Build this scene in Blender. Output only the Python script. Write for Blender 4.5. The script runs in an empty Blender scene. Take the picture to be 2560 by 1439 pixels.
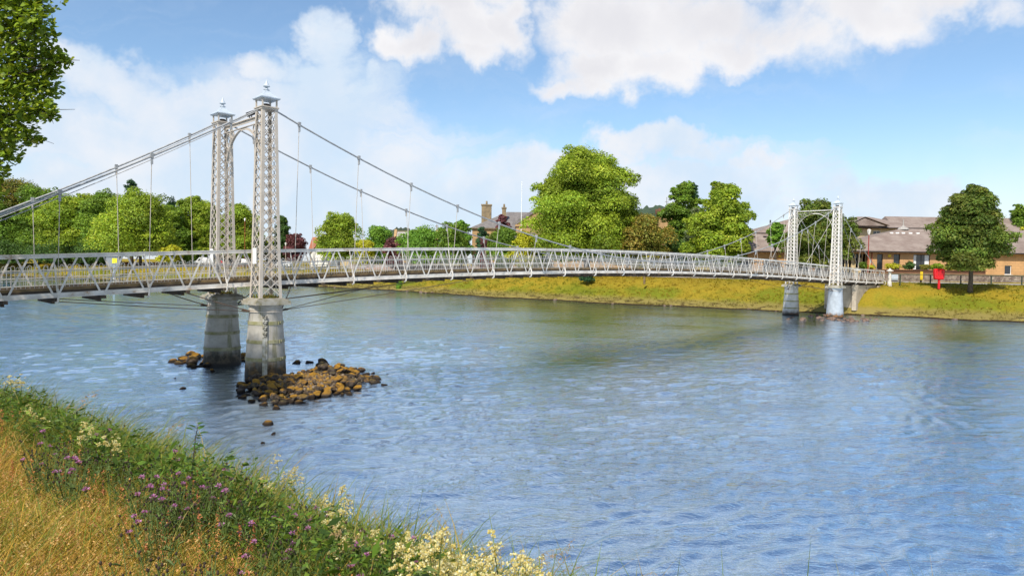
import bpy, math, random
import numpy as np
from mathutils import Vector, Matrix

random.seed(7)
RNG = np.random.default_rng(11)
scene = bpy.context.scene
COL = scene.collection
R = math.radians

# ------------------------------------------------------------------ camera
F_PX, PITCH, ROLL, CAM_H = 1759.94, 0.0312, 0.0144, 4.2025
cam_data = bpy.data.cameras.new('camera')
cam_data.sensor_fit = 'HORIZONTAL'
cam_data.sensor_width = 36.0
cam_data.lens = 36.0 * F_PX / 2560.0
cam_data.clip_start = 0.05
cam_data.clip_end = 9000.0
cam = bpy.data.objects.new('camera', cam_data)
COL.objects.link(cam)
_f = Vector((0, math.cos(PITCH), -math.sin(PITCH)))
_u = Vector((0, math.sin(PITCH), math.cos(PITCH)))
_r = Vector((1, 0, 0))
_cr = math.cos(ROLL) * _r + math.sin(ROLL) * _u
_cu = -math.sin(ROLL) * _r + math.cos(ROLL) * _u
_m = Matrix((( _cr.x, _cu.x, -_f.x, 0), (_cr.y, _cu.y, -_f.y, 0), (_cr.z, _cu.z, -_f.z, CAM_H), (0, 0, 0, 1)))
cam.matrix_world = _m
scene.camera = cam


def ray(u, v):
    """direction of a photo pixel (2560 wide) in the world"""
    a, b = u - 1280.0, v - 719.5
    a, b = a * math.cos(ROLL) + b * math.sin(ROLL), -a * math.sin(ROLL) + b * math.cos(ROLL)
    up = -b / F_PX
    return np.array([a / F_PX, math.cos(PITCH) + up * math.sin(PITCH), -math.sin(PITCH) + up * math.cos(PITCH)])


def at(u, v, Y):
    d = ray(u, v)
    p = d * (Y / d[1])
    return Vector((p[0], p[1], p[2] + CAM_H))


def on_plane(u, v, z):
    d = ray(u, v)
    k = (z - CAM_H) / d[2]
    return Vector((d[0] * k, d[1] * k, z))


# ------------------------------------------------------------------ sun, exposure
SUN_EL, SUN_AZ = R(50), R(202)          # azimuth clockwise from +Y
sun_dir = Vector((math.sin(SUN_AZ) * math.cos(SUN_EL), math.cos(SUN_AZ) * math.cos(SUN_EL), math.sin(SUN_EL)))
sl = bpy.data.lights.new('sun', 'SUN')
sl.energy = 4.5
sl.angle = R(1.0)
sl.color = (1.0, 0.93, 0.82)
sun = bpy.data.objects.new('sun', sl)
COL.objects.link(sun)
sun.rotation_euler = (-sun_dir).to_track_quat('-Z', 'Y').to_euler()
scene.view_settings.view_transform = 'Standard'
scene.view_settings.look = 'None'
scene.view_settings.exposure = 0.35
scene.view_settings.gamma = 1.0
scene.view_settings.use_curve_mapping = False
scene.cycles.use_denoising = True


# ------------------------------------------------------------------ node helper
class NT:
    def __init__(self, tree):
        self.t = tree
        tree.nodes.clear()

    def n(self, typ, ins=None, **props):
        nd = self.t.nodes.new(typ)
        for k, v in props.items():
            setattr(nd, k, v)
        for k, v in (ins or {}).items():
            s = nd.inputs[k]
            if isinstance(v, bpy.types.NodeSocket):
                self.t.links.new(v, s)
            else:
                s.default_value = v
        return nd

    def math(self, op, a, b=None, c=None, clamp=False):
        ins = {0: a}
        if b is not None:
            ins[1] = b
        if c is not None:
            ins[2] = c
        return self.n('ShaderNodeMath', ins, operation=op, use_clamp=clamp).outputs[0]

    def vmath(self, op, a, b=None):
        ins = {0: a}
        if b is not None:
            ins[1] = b
        nd = self.n('ShaderNodeVectorMath', ins, operation=op)
        return nd.outputs[1] if op in ('DOT_PRODUCT', 'LENGTH') else nd.outputs[0]

    def smooth(self, x, lo, hi):
        return self.n('ShaderNodeMapRange', {0: x, 1: lo, 2: hi, 3: 0.0, 4: 1.0}, interpolation_type='SMOOTHSTEP').outputs[0]

    def noise(self, vec, scale, detail=4.0, rough=0.55, dist=0.0):
        ins = {'Scale': scale, 'Detail': detail, 'Roughness': rough, 'Distortion': dist}
        if vec is not None:
            ins['Vector'] = vec
        return self.n('ShaderNodeTexNoise', ins).outputs[0]

    def mix(self, fac, a, b, blend='MIX'):
        nd = self.t.nodes.new('ShaderNodeMix')
        nd.data_type = 'RGBA'
        nd.blend_type = blend
        for i, v in ((0, fac), (6, a), (7, b)):
            if isinstance(v, bpy.types.NodeSocket):
                self.t.links.new(v, nd.inputs[i])
            else:
                nd.inputs[i].default_value = v if i == 0 else (tuple(v) + (1.0,))[:4]
        return nd.outputs[2]

    def link(self, a, b):
        self.t.links.new(a, b)


# ------------------------------------------------------------------ world: sky and clouds
world = bpy.data.worlds.new('World')
scene.world = world
world.use_nodes = True
W = NT(world.node_tree)
wdir = W.n('ShaderNodeTexCoord').outputs['Generated']
sky = W.n('ShaderNodeTexSky', sky_type='NISHITA', sun_disc=False)
sky.sun_elevation = SUN_EL
sky.sun_rotation = SUN_AZ
sky.air_density = 1.0
sky.dust_density = 0.6
sky.ozone_density = 2.2
sky_col = W.n('ShaderNodeHueSaturation', {'Hue': 0.497, 'Saturation': 1.0, 'Value': 1.05, 'Color': sky.outputs[0]}).outputs[0]
sky_col = W.mix(1.0, sky_col, (0.91, 0.965, 1.0), 'MULTIPLY')
sep = W.n('ShaderNodeSeparateXYZ', {0: wdir})
dx, dy, dz = sep.outputs
ysafe = W.math('MAXIMUM', dy, 0.08)
px = W.math('DIVIDE', dx, ysafe)
pz = W.math('DIVIDE', dz, ysafe)
P0_ = W.n('ShaderNodeCombineXYZ', {0: px, 1: pz, 2: 0.0}).outputs[0]
_wn = W.n('ShaderNodeTexNoise', {'Vector': wdir, 'Scale': 9.0, 'Detail': 5.0, 'Roughness': 0.6}).outputs[1]
P = W.vmath('ADD', P0_, W.vmath('MULTIPLY', W.vmath('SUBTRACT', _wn, (0.5, 0.5, 0.5)), (0.22, 0.14, 0.0)))
front = W.smooth(dy, 0.1, 0.35)


def blob_field(blobs):
    """largest value of 1 - r^2 over ellipses given as photo directions (u, v, ru, rv, tilt)"""
    out = None
    for b in blobs:
        u, v, ru, rv = b[:4]
        t = b[4] if len(b) > 4 else 0.0
        d = ray(u, v)
        c = (d[0] / d[1], d[2] / d[1], 0.0)
        q = W.vmath('SUBTRACT', P, c)
        if t:
            q = W.n('ShaderNodeVectorRotate', {0: q, 3: R(t)}, rotation_type='Z_AXIS').outputs[0]
        q = W.vmath('MULTIPLY', q, (F_PX / ru, F_PX / rv, 0.0))
        r2 = W.vmath('DOT_PRODUCT', q, q)
        out = r2 if out is None else W.math('MINIMUM', out, r2)
    return W.math('SUBTRACT', 1.0, out)


cumulus = [(1570, 60, 230, 120), (1760, 60, 270, 120), (1500, 165, 150, 75), (1660, 160, 170, 70), (1930, 80, 270, 100),
           (2150, 35, 270, 80), (2360, 0, 240, 65), (1430, 205, 120, 40), (1850, 135, 160, 60), (1600, -120, 400, 140), (2000, -110, 500, 130),
           (1150, 75, 190, 115), (1010, 125, 100, 75), (1255, 60, 92, 95), (1170, 140, 120, 55), (1110, 10, 150, 80), (1200, -90, 200, 120)]
puffs = [(800, 110, 90, 90), (770, 190, 160, 80), (880, 215, 90, 45), (700, 170, 110, 60), (1650, 330, 130, 45), (760, 260, 230, 70),
         (1730, 370, 200, 45), (1900, 400, 220, 40)]
sheet = [(450, 400, 560, 190), (150, 540, 600, 200), (850, 490, 520, 190), (1350, 520, 500, 150), (1750, 470, 460, 110),
         (2150, 520, 420, 90), (80, 330, 330, 150, 20), (420, 250, 420, 70, 22), (250, 170, 420, 60, 22), (640, 320, 420, 150)]
n_big = W.noise(wdir, 8.5, 12.0, 0.66, 0.4)
n_fine = W.noise(wdir, 34.0, 7.0, 0.68, 0.3)
fc = blob_field(cumulus)
dens_c = W.math('ADD', W.math('ADD', fc, 0.16), W.math('MULTIPLY', W.math('SUBTRACT', n_big, 0.5), 2.0))
dens_c = W.math('ADD', dens_c, W.math('MULTIPLY', W.math('SUBTRACT', n_fine, 0.5), 0.45))
m_c = W.math('MULTIPLY', W.smooth(dens_c, -0.3, 1.05), front)
fp = blob_field(puffs)
dens_p = W.math('ADD', fp, W.math('MULTIPLY', W.math('SUBTRACT', n_big, 0.5), 2.6))
m_p = W.math('MULTIPLY', W.smooth(dens_p, -0.2, 0.95), front)
st = W.n('ShaderNodeMapping', {'Vector': P, 'Rotation': (0, 0, R(17)), 'Scale': (1.4, 6.5, 1.0)}).outputs[0]
n_str = W.noise(st, 2.2, 6.0, 0.55, 0.6)
fs = blob_field(sheet)
dens_s = W.math('ADD', W.math('MULTIPLY', fs, 0.8), W.math('MULTIPLY', W.math('SUBTRACT', n_str, 0.5), 2.0))
m_s = W.math('MULTIPLY', W.smooth(dens_s, -0.45, 0.65), W.math('MULTIPLY', front, 0.93))
# high thin veil and low bright haze all the way round
el = W.n('ShaderNodeMath', {0: dz}, operation='ARCSINE').outputs[0]
hz = W.math('SUBTRACT', 1.0, W.smooth(el, 0.0, 0.20))
hz = W.math('MULTIPLY', hz, 0.74)
n_round = W.noise(wdir, 3.2, 8.0, 0.6, 0.4)
m_r = W.math('MULTIPLY', W.smooth(n_round, 0.40, 0.64), W.math('MAXIMUM', W.math('SUBTRACT', 1.0, front), W.smooth(dz, 0.40, 0.52)))  # includes unseen clouds above the view, added to brighten the water
m_r = W.math('MULTIPLY', m_r, W.math('SUBTRACT', 1.0, W.smooth(dz, 0.55, 0.9)))
veil = W.math('MULTIPLY', W.smooth(n_str, 0.42, 0.85), W.math('MULTIPLY', front, 0.28))
m_soft = W.math('MAXIMUM', W.math('MAXIMUM', m_s, veil), W.math('MAXIMUM', hz, m_r))
mask = W.math('MAXIMUM', W.math('MAXIMUM', m_c, m_p), m_soft, clamp=True)
n_shade = W.noise(W.vmath('ADD', wdir, (0.02, 0.0, 0.035)), 5.0, 3.5, 0.5, 0.3)
thick = W.smooth(W.math('ADD', W.math('MULTIPLY', fc, 0.75), W.math('MULTIPLY', W.math('SUBTRACT', n_shade, 0.5), 1.3)), 0.3, 1.25)
c_cum = W.mix(thick, (0.93, 0.925, 0.945), (0.70, 0.70, 0.755))
n_s2 = W.noise(wdir, 9.0, 5.0, 0.55)
c_soft = W.mix(W.smooth(n_s2, 0.35, 0.7), (0.66, 0.79, 0.94), (0.87, 0.89, 0.94))
cloud_col = W.mix(m_c, c_soft, c_cum)
bg_sky = W.n('ShaderNodeBackground', {'Color': sky_col, 'Strength': 0.128})
bg_cl = W.n('ShaderNodeBackground', {'Color': cloud_col, 'Strength': 0.80})
mixw = W.n('ShaderNodeMixShader', {0: mask, 1: bg_sky.outputs[0], 2: bg_cl.outputs[0]})
wo = W.n('ShaderNodeOutputWorld', {'Surface': mixw.outputs[0]})


# ------------------------------------------------------------------ mesh builder
class MB:
    """collects shapes and links them as ONE mesh object"""
    def __init__(self):
        self.v = []
        self.f = []

    def add(self, vs, fs):
        o = len(self.v)
        self.v.extend([tuple(p) for p in vs])
        self.f.extend([tuple(i + o for i in f) for f in fs])

    def box(self, x0, x1, y0, y1, z0, z1):
        vs = [(x, y, z) for z in (z0, z1) for y in (y0, y1) for x in (x0, x1)]
        self.add(vs, [(0, 2, 3, 1), (4, 5, 7, 6), (0, 1, 5, 4), (2, 6, 7, 3), (0, 4, 6, 2), (1, 3, 7, 5)])

    def bar(self, a, b, w, h, up=(0, 0, 1)):
        a, b = Vector(a), Vector(b)
        d = (b - a).normalized()
        upv = Vector(up)
        if abs(d.dot(upv)) > 0.98:
            upv = Vector((1, 0, 0))
        s = d.cross(upv).normalized() * (w / 2)
        t = s.cross(d).normalized() * (h / 2)
        vs = [p + i * s + j * t for p in (a, b) for i, j in ((-1, -1), (1, -1), (1, 1), (-1, 1))]
        self.add(vs, [(0, 1, 2, 3), (7, 6, 5, 4), (0, 4, 5, 1), (1, 5, 6, 2), (2, 6, 7, 3), (3, 7, 4, 0)])

    def tube(self, pts, r, n=6, close=True):
        pts = [Vector(p) for p in pts]
        rs = r if isinstance(r, (list, tuple)) else [r] * len(pts)
        o = len(self.v)
        prev = None
        for i, p in enumerate(pts):
            d = (pts[min(i + 1, len(pts) - 1)] - pts[max(i - 1, 0)]).normalized()
            ref = Vector((0, 0, 1)) if abs(d.z) < 0.9 else Vector((1, 0, 0))
            a = d.cross(ref).normalized() if prev is None else (prev - d * prev.dot(d)).normalized()
            prev = a
            b = d.cross(a)
            for k in range(n):
                t = 2 * math.pi * k / n
                self.v.append(tuple(p + (a * math.cos(t) + b * math.sin(t)) * rs[i]))
        for i in range(len(pts) - 1):
            for k in range(n):
                k2 = (k + 1) % n
                self.f.append((o + i * n + k, o + i * n + k2, o + (i + 1) * n + k2, o + (i + 1) * n + k))
        if close:
            self.f.append(tuple(o + k for k in reversed(range(n))))
            self.f.append(tuple(o + (len(pts) - 1) * n + k for k in range(n)))

    def lathe(self, prof, c=(0, 0), n=16, rot=0.0):
        o = len(self.v)
        for r, z in prof:
            for k in range(n):
                t = 2 * math.pi * k / n + rot
                self.v.append((c[0] + r * math.cos(t), c[1] + r * math.sin(t), z))
        for i in range(len(prof) - 1):
            for k in range(n):
                k2 = (k + 1) % n
                self.f.append((o + i * n + k, o + i * n + k2, o + (i + 1) * n + k2, o + (i + 1) * n + k))
        self.f.append(tuple(o + k for k in reversed(range(n))))
        self.f.append(tuple(o + (len(prof) - 1) * n + k for k in range(n)))

    def build(self, name, m, parent=None, smooth=False, loc=None):
        me = bpy.data.meshes.new(name)
        me.from_pydata(self.v, [], self.f)
        me.materials.append(m)
        if smooth:
            me.polygons.foreach_set('use_smooth', [True] * len(me.polygons))
        me.update()
        o = bpy.data.objects.new(name, me)
        COL.objects.link(o)
        if parent is not None:
            o.parent = parent
        if loc is not None:
            o.location = loc
        return o


def np_mesh(name, V, F, m, parent=None, colors=None, smooth=False):
    """fast mesh from arrays: V (n,3), F (m,k); colors (n,3) per vertex"""
    me = bpy.data.meshes.new(name)
    V = np.ascontiguousarray(V, dtype=np.float32)
    F = np.ascontiguousarray(F, dtype=np.int32)
    k = F.shape[1]
    me.vertices.add(len(V))
    me.vertices.foreach_set('co', V.ravel())
    me.loops.add(F.size)
    me.loops.foreach_set('vertex_index', F.ravel())
    me.polygons.add(len(F))
    me.polygons.foreach_set('loop_start', np.arange(0, F.size, k, dtype=np.int32))
    me.polygons.foreach_set('loop_total', np.full(len(F), k, dtype=np.int32))
    if smooth:
        me.polygons.foreach_set('use_smooth', np.ones(len(F), dtype=bool))
    if colors is not None:
        at_ = me.attributes.new('tint', 'FLOAT_COLOR', 'POINT')
        c4 = np.ones((len(V), 4), dtype=np.float32)
        c4[:, :3] = colors
        at_.data.foreach_set('color', c4.ravel())
    me.materials.append(m)
    me.update(calc_edges=True)
    o = bpy.data.objects.new(name, me)
    COL.objects.link(o)
    if parent is not None:
        o.parent = parent
    return o


def tag(o, label=None, cat=None, group=None, kind=None):
    if label:
        o['label'] = label
    if cat:
        o['category'] = cat
    if group:
        o['group'] = group
    if kind:
        o['kind'] = kind
    return o


def thing(name, label, cat, loc=(0, 0, 0), rz=0.0, group=None):
    o = bpy.data.objects.new(name, None)
    o.empty_display_size = 0.3
    COL.objects.link(o)
    o.location = loc
    o.rotation_euler = (0, 0, rz)
    return tag(o, label, cat, group)


def copy_tree(o, parent=None):
    c = o.copy()
    COL.objects.link(c)
    if parent is not None:
        c.parent = parent
    for ch in [k for k in KIDS.get(o.name, [])]:
        copy_tree(ch, c)
    return c


KIDS = {}


def note_kids(root):
    """remember the children of a finished thing so that copying it is cheap"""
    kids = list(root.children)
    KIDS[root.name] = kids
    for k in kids:
        note_kids(k)


# ------------------------------------------------------------------ materials
def mat(name, base, rough=0.7, var=None, scale=3.0, amt=0.6, metal=0.0, bump=0.0, bscale=None, spots=None, sscale=6.0, slo=0.58, shi=0.72, coords='Object', spec=0.4):
    m = bpy.data.materials.new(name)
    m.use_nodes = True
    T = NT(m.node_tree)
    vec = T.n('ShaderNodeTexCoord').outputs[coords]
    col = None
    if var is not None:
        f = T.smooth(T.noise(vec, scale, 6.0, 0.6), 0.5 - 0.25 / max(amt, .01) * .5, 0.5 + 0.25 / max(amt, .01) * .5)
        col = T.mix(f, base, var)
    if spots is not None:
        f2 = T.smooth(T.noise(vec, sscale, 8.0, 0.65, 0.4), slo, shi)
        col = T.mix(f2, col if col is not None else base, spots)
    ins = {'Roughness': rough, 'Metallic': metal, 'Specular IOR Level': spec}
    ins['Base Color'] = col if col is not None else (tuple(base) + (1.0,))
    bs = T.n('ShaderNodeBsdfPrincipled', ins)
    if bump > 0:
        b = T.n('ShaderNodeBump', {'Strength': bump, 'Distance': 0.05, 'Height': T.noise(vec, bscale or scale * 4, 6.0, 0.6)})
        T.link(b.outputs[0], bs.inputs['Normal'])
    T.n('ShaderNodeOutputMaterial', {'Surface': bs.outputs[0]})
    return m


def leaf_mat(name, tint=(1, 1, 1), trans=0.32, rough=0.55):
    m = bpy.data.materials.new(name)
    m.use_nodes = True
    T = NT(m.node_tree)
    col = T.n('ShaderNodeAttribute', attribute_name='tint').outputs['Color']
    col = T.mix(1.0, col, tint, 'MULTIPLY')
    bs = T.n('ShaderNodeBsdfPrincipled', {'Base Color': col, 'Roughness': rough, 'Specular IOR Level': 0.25})
    warm = T.mix(1.0, col, (1.25, 1.15, 0.5), 'MULTIPLY')
    tr = T.n('ShaderNodeBsdfTranslucent', {'Color': warm})
    mx = T.n('ShaderNodeMixShader', {0: trans, 1: bs.outputs[0], 2: tr.outputs[0]})
    T.n('ShaderNodeOutputMaterial', {'Surface': mx.outputs[0]})
    return m


M = {}
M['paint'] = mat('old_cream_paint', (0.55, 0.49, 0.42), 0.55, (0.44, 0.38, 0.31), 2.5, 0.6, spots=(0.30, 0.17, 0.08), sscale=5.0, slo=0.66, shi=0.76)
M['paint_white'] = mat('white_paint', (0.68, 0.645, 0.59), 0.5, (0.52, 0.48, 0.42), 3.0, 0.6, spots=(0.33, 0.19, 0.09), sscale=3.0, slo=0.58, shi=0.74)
M['paint_blue'] = mat('blue_grey_paint', (0.50, 0.56, 0.62), 0.45, (0.40, 0.45, 0.50), 4.0, 0.6)
M['cable'] = mat('cable_steel', (0.42, 0.42, 0.41), 0.5, (0.30, 0.30, 0.30), 6.0, 0.7, metal=0.3)
M['dark_steel'] = mat('dark_steel', (0.055, 0.05, 0.045), 0.6, (0.10, 0.06, 0.035), 5.0, 0.8)
M['wood_edge'] = mat('weathered_wood', (0.20, 0.13, 0.055), 0.8, (0.11, 0.075, 0.035), 4.0, 0.8, bump=0.3)
M['under'] = mat('dark_timber', (0.045, 0.035, 0.025), 0.85, (0.08, 0.055, 0.035), 3.0, 0.8)
M['white'] = mat('plain_white', (0.78, 0.77, 0.74), 0.45)
M['black'] = mat('black', (0.015, 0.015, 0.017), 0.5)
M['glass'] = mat('dark_glass', (0.02, 0.025, 0.03), 0.05, spec=0.8)
M['red'] = mat('red_plastic', (0.62, 0.012, 0.018), 0.4, (0.50, 0.01, 0.015), 4.0, 0.6)
M['red_dark'] = mat('red_post_paint', (0.30, 0.03, 0.02), 0.5)
M['yellow'] = mat('yellow_paint', (0.72, 0.50, 0.02), 0.5)
M['green_metal'] = mat('dark_green_paint', (0.03, 0.05, 0.035), 0.45)
M['concrete'] = mat('concrete', (0.44, 0.37, 0.28), 0.85, (0.33, 0.27, 0.20), 1.2, 0.7, bump=0.2, spots=(0.06, 0.05, 0.04), sscale=1.5, slo=0.55, shi=0.75)
M['bark'] = mat('bark', (0.10, 0.075, 0.05), 0.9, (0.05, 0.04, 0.03), 6.0, 0.8, bump=0.5)
M['leaf'] = leaf_mat('leaf')
M['straw'] = leaf_mat('straw', trans=0.2)
M['petal'] = leaf_mat('petal', trans=0.3)


# ================================================================== THE BRIDGE
BO = Vector((-9.0661, 25.9156, 0.0))
TH = 0.7699
LSPAN, WID = 52.7, 4.0
S0, S1 = -15.2, 67.3
_zs = [-16, -12, -8, -3.5, 0, 4.35, 8.6, 13.7, 20.2, 26.3, 33, 39.6, 46, 50.7, 56, 61, 68]
_zz = [3.92, 4.08, 4.27, 4.50, 4.66, 4.84, 4.99, 5.11, 5.18, 5.20, 5.155, 5.04, 4.85, 4.69, 4.53, 4.41, 4.27]
_fit = np.polyfit(_zs, _zz, 6)


def zc(s):
    return float(np.polyval(_fit, s))


def zb(s):
    return zc(s) - 1.34


def zcable(s):
    if s < 0:
        return 9.93 + 0.62 * s + 0.0075 * s * s
    if s > LSPAN:
        q = s - LSPAN
        return 9.93 - 0.62 * q + 0.0075 * q * q
    x = s - LSPAN / 2
    return 4.57 + 0.00772 * x * x


bridge = thing('suspension_footbridge', 'long pale lattice-towered suspension footbridge arching across the blue river', 'footbridge', BO, TH)
T0, T1 = 0.62, 3.38           # truss planes
HANG = [1.3 + 2.6 * k for k in range(-6, 26)]
HANG = [s for s in HANG if S0 + 1 < s < S1 - 0.8]
NODES = [1.3 * k for k in range(-11, 52) if S0 < 1.3 * k < S1]

# deck, kick boards, floor beams
SS = np.arange(S0, S1 + 0.01, 0.65)
def strip(t0, t1, d0, d1, ss=SS):
    mb = MB()
    vs, fs = [], []
    for s in ss:
        b = zb(s)
        vs += [(s, t0, b + d0), (s, t1, b + d0), (s, t1, b + d1), (s, t0, b + d1)]
    n = len(ss)
    for i in range(n - 1):
        for k in range(4):
            a, c = i * 4 + k, i * 4 + (k + 1) % 4
            fs.append((a, a + 4, c + 4, c))
    fs += [(3, 2, 1, 0)[::-1], tuple((n - 1) * 4 + k for k in (3, 2, 1, 0))]
    mb.add(vs, fs)
    return mb

strip(T0 + 0.05, T1 - 0.05, 0.16, 0.23).build('deck', M['under'], bridge)
strip(T0 + 0.06, T0 + 0.12, 0.232, 0.32).build('kick_board', M['wood_edge'], bridge)
strip(T1 - 0.12, T1 - 0.06, 0.232, 0.27).build('kick_board', M['wood_edge'], bridge)
for i, s in enumerate(NODES):
    if abs(s) < 0.7 or abs(s - LSPAN) < 0.7:
        continue
    mb = MB()
    b = zb(s)
    big = (i % 2 == 0)
    mb.box(s - 0.05, s + 0.05, T0 - 0.22, T1 + 0.22, b - 0.10, b - 0.003)
    mb.box(s - 0.035, s + 0.035, T0 + 0.3, T1 - 0.3, b - 0.2, b - 0.1)
    mb.build('floor_beam', M['under'], bridge)

# side trusses
for t, sg in ((T0, -1), (T1, 1)):
    tr = bpy.data.objects.new('side_truss', None)
    COL.objects.link(tr)
    tr.parent = bridge
    ch = MB()
    pts = [(s, t, zc(s)) for s in SS]
    for a, c in zip(pts[:-1], pts[1:]):
        ch.bar(Vector(a) - Vector((0.002, 0, 0)), Vector(c) + Vector((0.002, 0, 0)), 0.13, 0.03)
    pts2 = [(s, t + 0.045 * sg, zc(s) - 0.062) for s in SS]
    for a, c in zip(pts2[:-1], pts2[1:]):
        ch.bar(a, c, 0.02, 0.09)
    ch.build('top_chord', M['paint_white'], tr)
    bb = MB()
    for a, c in zip(SS[:-1], SS[1:]):
        bb.bar((a, t, zb(a) + 0.075), (c, t, zb(c) + 0.075), 0.05, 0.15)
        bb.bar((a, t + 0.04 * sg, zb(a) + 0.012), (c, t + 0.04 * sg, zb(c) + 0.012), 0.09, 0.02)
    bb.build('bottom_beam', M['paint_white'], tr)
    for s in HANG:
        mb = MB()
        for d in (-1.3, 0.0, 1.3):
            if d == 1.3:
                continue
            sn = s + d
            for e in (-0.65, 0.65):
                st_ = sn + e
                if st_ < S0 or st_ > S1:
                    continue
                mb.bar((sn + 0.07 * (1 if e > 0 else -1), t + 0.03 * sg, zb(sn) + 0.10), (st_ - 0.05 * (1 if e > 0 else -1), t + 0.03 * sg, zc(st_) - 0.05), 0.055, 0.014, up=(0, 1, 0))
        mb.build('truss_bay', M['paint_white'], tr)
        # leaning outrigger post with its curved foot
        mb = MB()
        foot = t + sg * 0.30
        mb.tube([(s - 0.06, t + 0.05 * sg, zc(s) - 0.06), (s - 0.04, t + 0.16 * sg, zc(s) - 0.65), (s - 0.02, foot, zb(s) + 0.18)], 0.017, 5)
        mb.tube([(s, foot, zb(s) + 0.30), (s, foot + 0.05 * sg, zb(s) + 0.08), (s, foot, zb(s) - 0.08), (s, foot - 0.12 * sg, zb(s) - 0.13)], [0.018, 0.026, 0.03, 0.028], 6)
        mb.build('outrigger_post', M['paint_white'], tr)

# hoop-topped picket railings, a panel for each hanger bay
for t, sg in ((T0 + 0.16, 1), (T1 - 0.16, -1)):
    rl = bpy.data.objects.new('picket_railing', None)
    COL.objects.link(rl)
    rl.parent = bridge
    for s in HANG:
        mb = MB()
        a, c = s - 1.28, s + 1.28
        for hgt in (0.30, 0.56, 0.82):
            for q0, q1 in ((a, s), (s, c)):
                mb.bar((q0, t, zb(q0) + hgt), (q1, t, zb(q1) + hgt), 0.016, 0.03)
        n = 22
        for i in range(n):
            x = a + (i + 0.5) * 2.56 / n
            z0 = zb(x)
            if i % 2 == 0:
                x2 = x + 2.56 / n
                z2 = zb(x2)
                hw = (x2 - x) / 2
                pts = [(x, t, z0 + 0.28), (x, t, z0 + 0.92)]
                for k in range(1, 5):
                    an = math.pi * (1 - k / 5)
                    pts.append(((x + x2) / 2 + hw * math.cos(an), t, (z0 + z2) / 2 + 0.92 + hw * 1.1 * math.sin(an)))
                pts += [(x2, t, z2 + 0.92), (x2, t, z2 + 0.28)]
                mb.tube(pts, 0.0085, 3)
        mb.build('railing_panel', M['paint_white'], rl)

# main cables, hangers
for t in (0.0, WID):
    mb = MB()
    ss = list(np.arange(-15.0, 0, 1.0)) + list(np.arange(0, LSPAN, 1.3)) + list(np.arange(LSPAN, 66.3, 1.0))
    mb.tube([(s, t, zcable(s)) for s in ss], 0.032, 7)
    mb.build('main_cable', M['cable'], bridge, smooth=True)
    # thinner hand line carried beside the side spans
    mb = MB()
    mb.tube([(s, t + (0.12 if t == 0 else -0.12), zcable(s) - 0.05 - 0.015 * min(abs(s), 15)) for s in np.arange(-14.8, 0.1, 1.05)], 0.014, 5)
    mb.build('stay_line', M['cable'], bridge)
    tt = (T0 - 0.26) if t == 0 else (T1 + 0.26)
    for s in HANG:
        top = zcable(s)
        bot = zb(s) - 0.02
        if top < bot + 0.6:
            continue
        mb = MB()
        t_top = t + (0.03 if t == 0 else -0.03)
        mb.tube([(s, t_top, top - 0.08), (s, tt, bot)], 0.012, 5)
        h = mb.build('hanger', M['paint'], bridge)
        mb = MB()
        mb.box(s - 0.045, s + 0.045, t - 0.05, t + 0.05, top - 0.06, top + 0.10)
        mb.box(s - 0.028, s + 0.028, t - 0.035, t + 0.035, top - 0.26, top - 0.06)
        mb.build('clamp', M['cable'], h)

# piers and lattice towers
def pier_mat(name, body, stain, rust, zlo, zhi, streak=True):
    m = bpy.data.materials.new(name)
    m.use_nodes = True
    T = NT(m.node_tree)
    vec = T.n('ShaderNodeTexCoord').outputs['Object']
    z = T.n('ShaderNodeSeparateXYZ', {0: vec}).outputs[2]
    n1 = T.noise(vec, 2.2, 7.0, 0.65)
    col = T.mix(T.smooth(n1, 0.35, 0.68), body, tuple(c * 0.72 for c in body))
    sv = T.n('ShaderNodeMapping', {'Vector': vec, 'Scale': (5.0, 5.0, 0.55)}).outputs[0]
    n2 = T.noise(sv, 1.0, 6.0, 0.6)
    col = T.mix(T.math('MULTIPLY', T.smooth(n2, 0.50, 0.72), 0.8 if streak else 0.35), col, stain)
    zz = T.math('ADD', z, T.math('MULTIPLY', T.math('SUBTRACT', n1, 0.5), 1.1))
    low = T.math('SUBTRACT', 1.0, T.smooth(zz, zlo, zhi))
    n3 = T.noise(vec, 3.5, 6.0, 0.6)
    rc = T.mix(T.smooth(n3, 0.4, 0.62), rust, (0.03, 0.024, 0.014))
    col = T.mix(low, col, rc)
    wet = T.math('SUBTRACT', 1.0, T.smooth(z, 0.06, 0.2))
    col = T.mix(wet, col, (0.018, 0.014, 0.010))
    bs = T.n('ShaderNodeBsdfPrincipled', {'Base Color': col, 'Roughness': 0.75})
    b = T.n('ShaderNodeBump', {'Strength': 0.35, 'Distance': 0.03, 'Height': T.noise(vec, 9.0, 6.0, 0.65)})
    T.link(b.outputs[0], bs.inputs['Normal'])
    T.n('ShaderNodeOutputMaterial', {'Surface': bs.outputs[0]})
    return m


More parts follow.
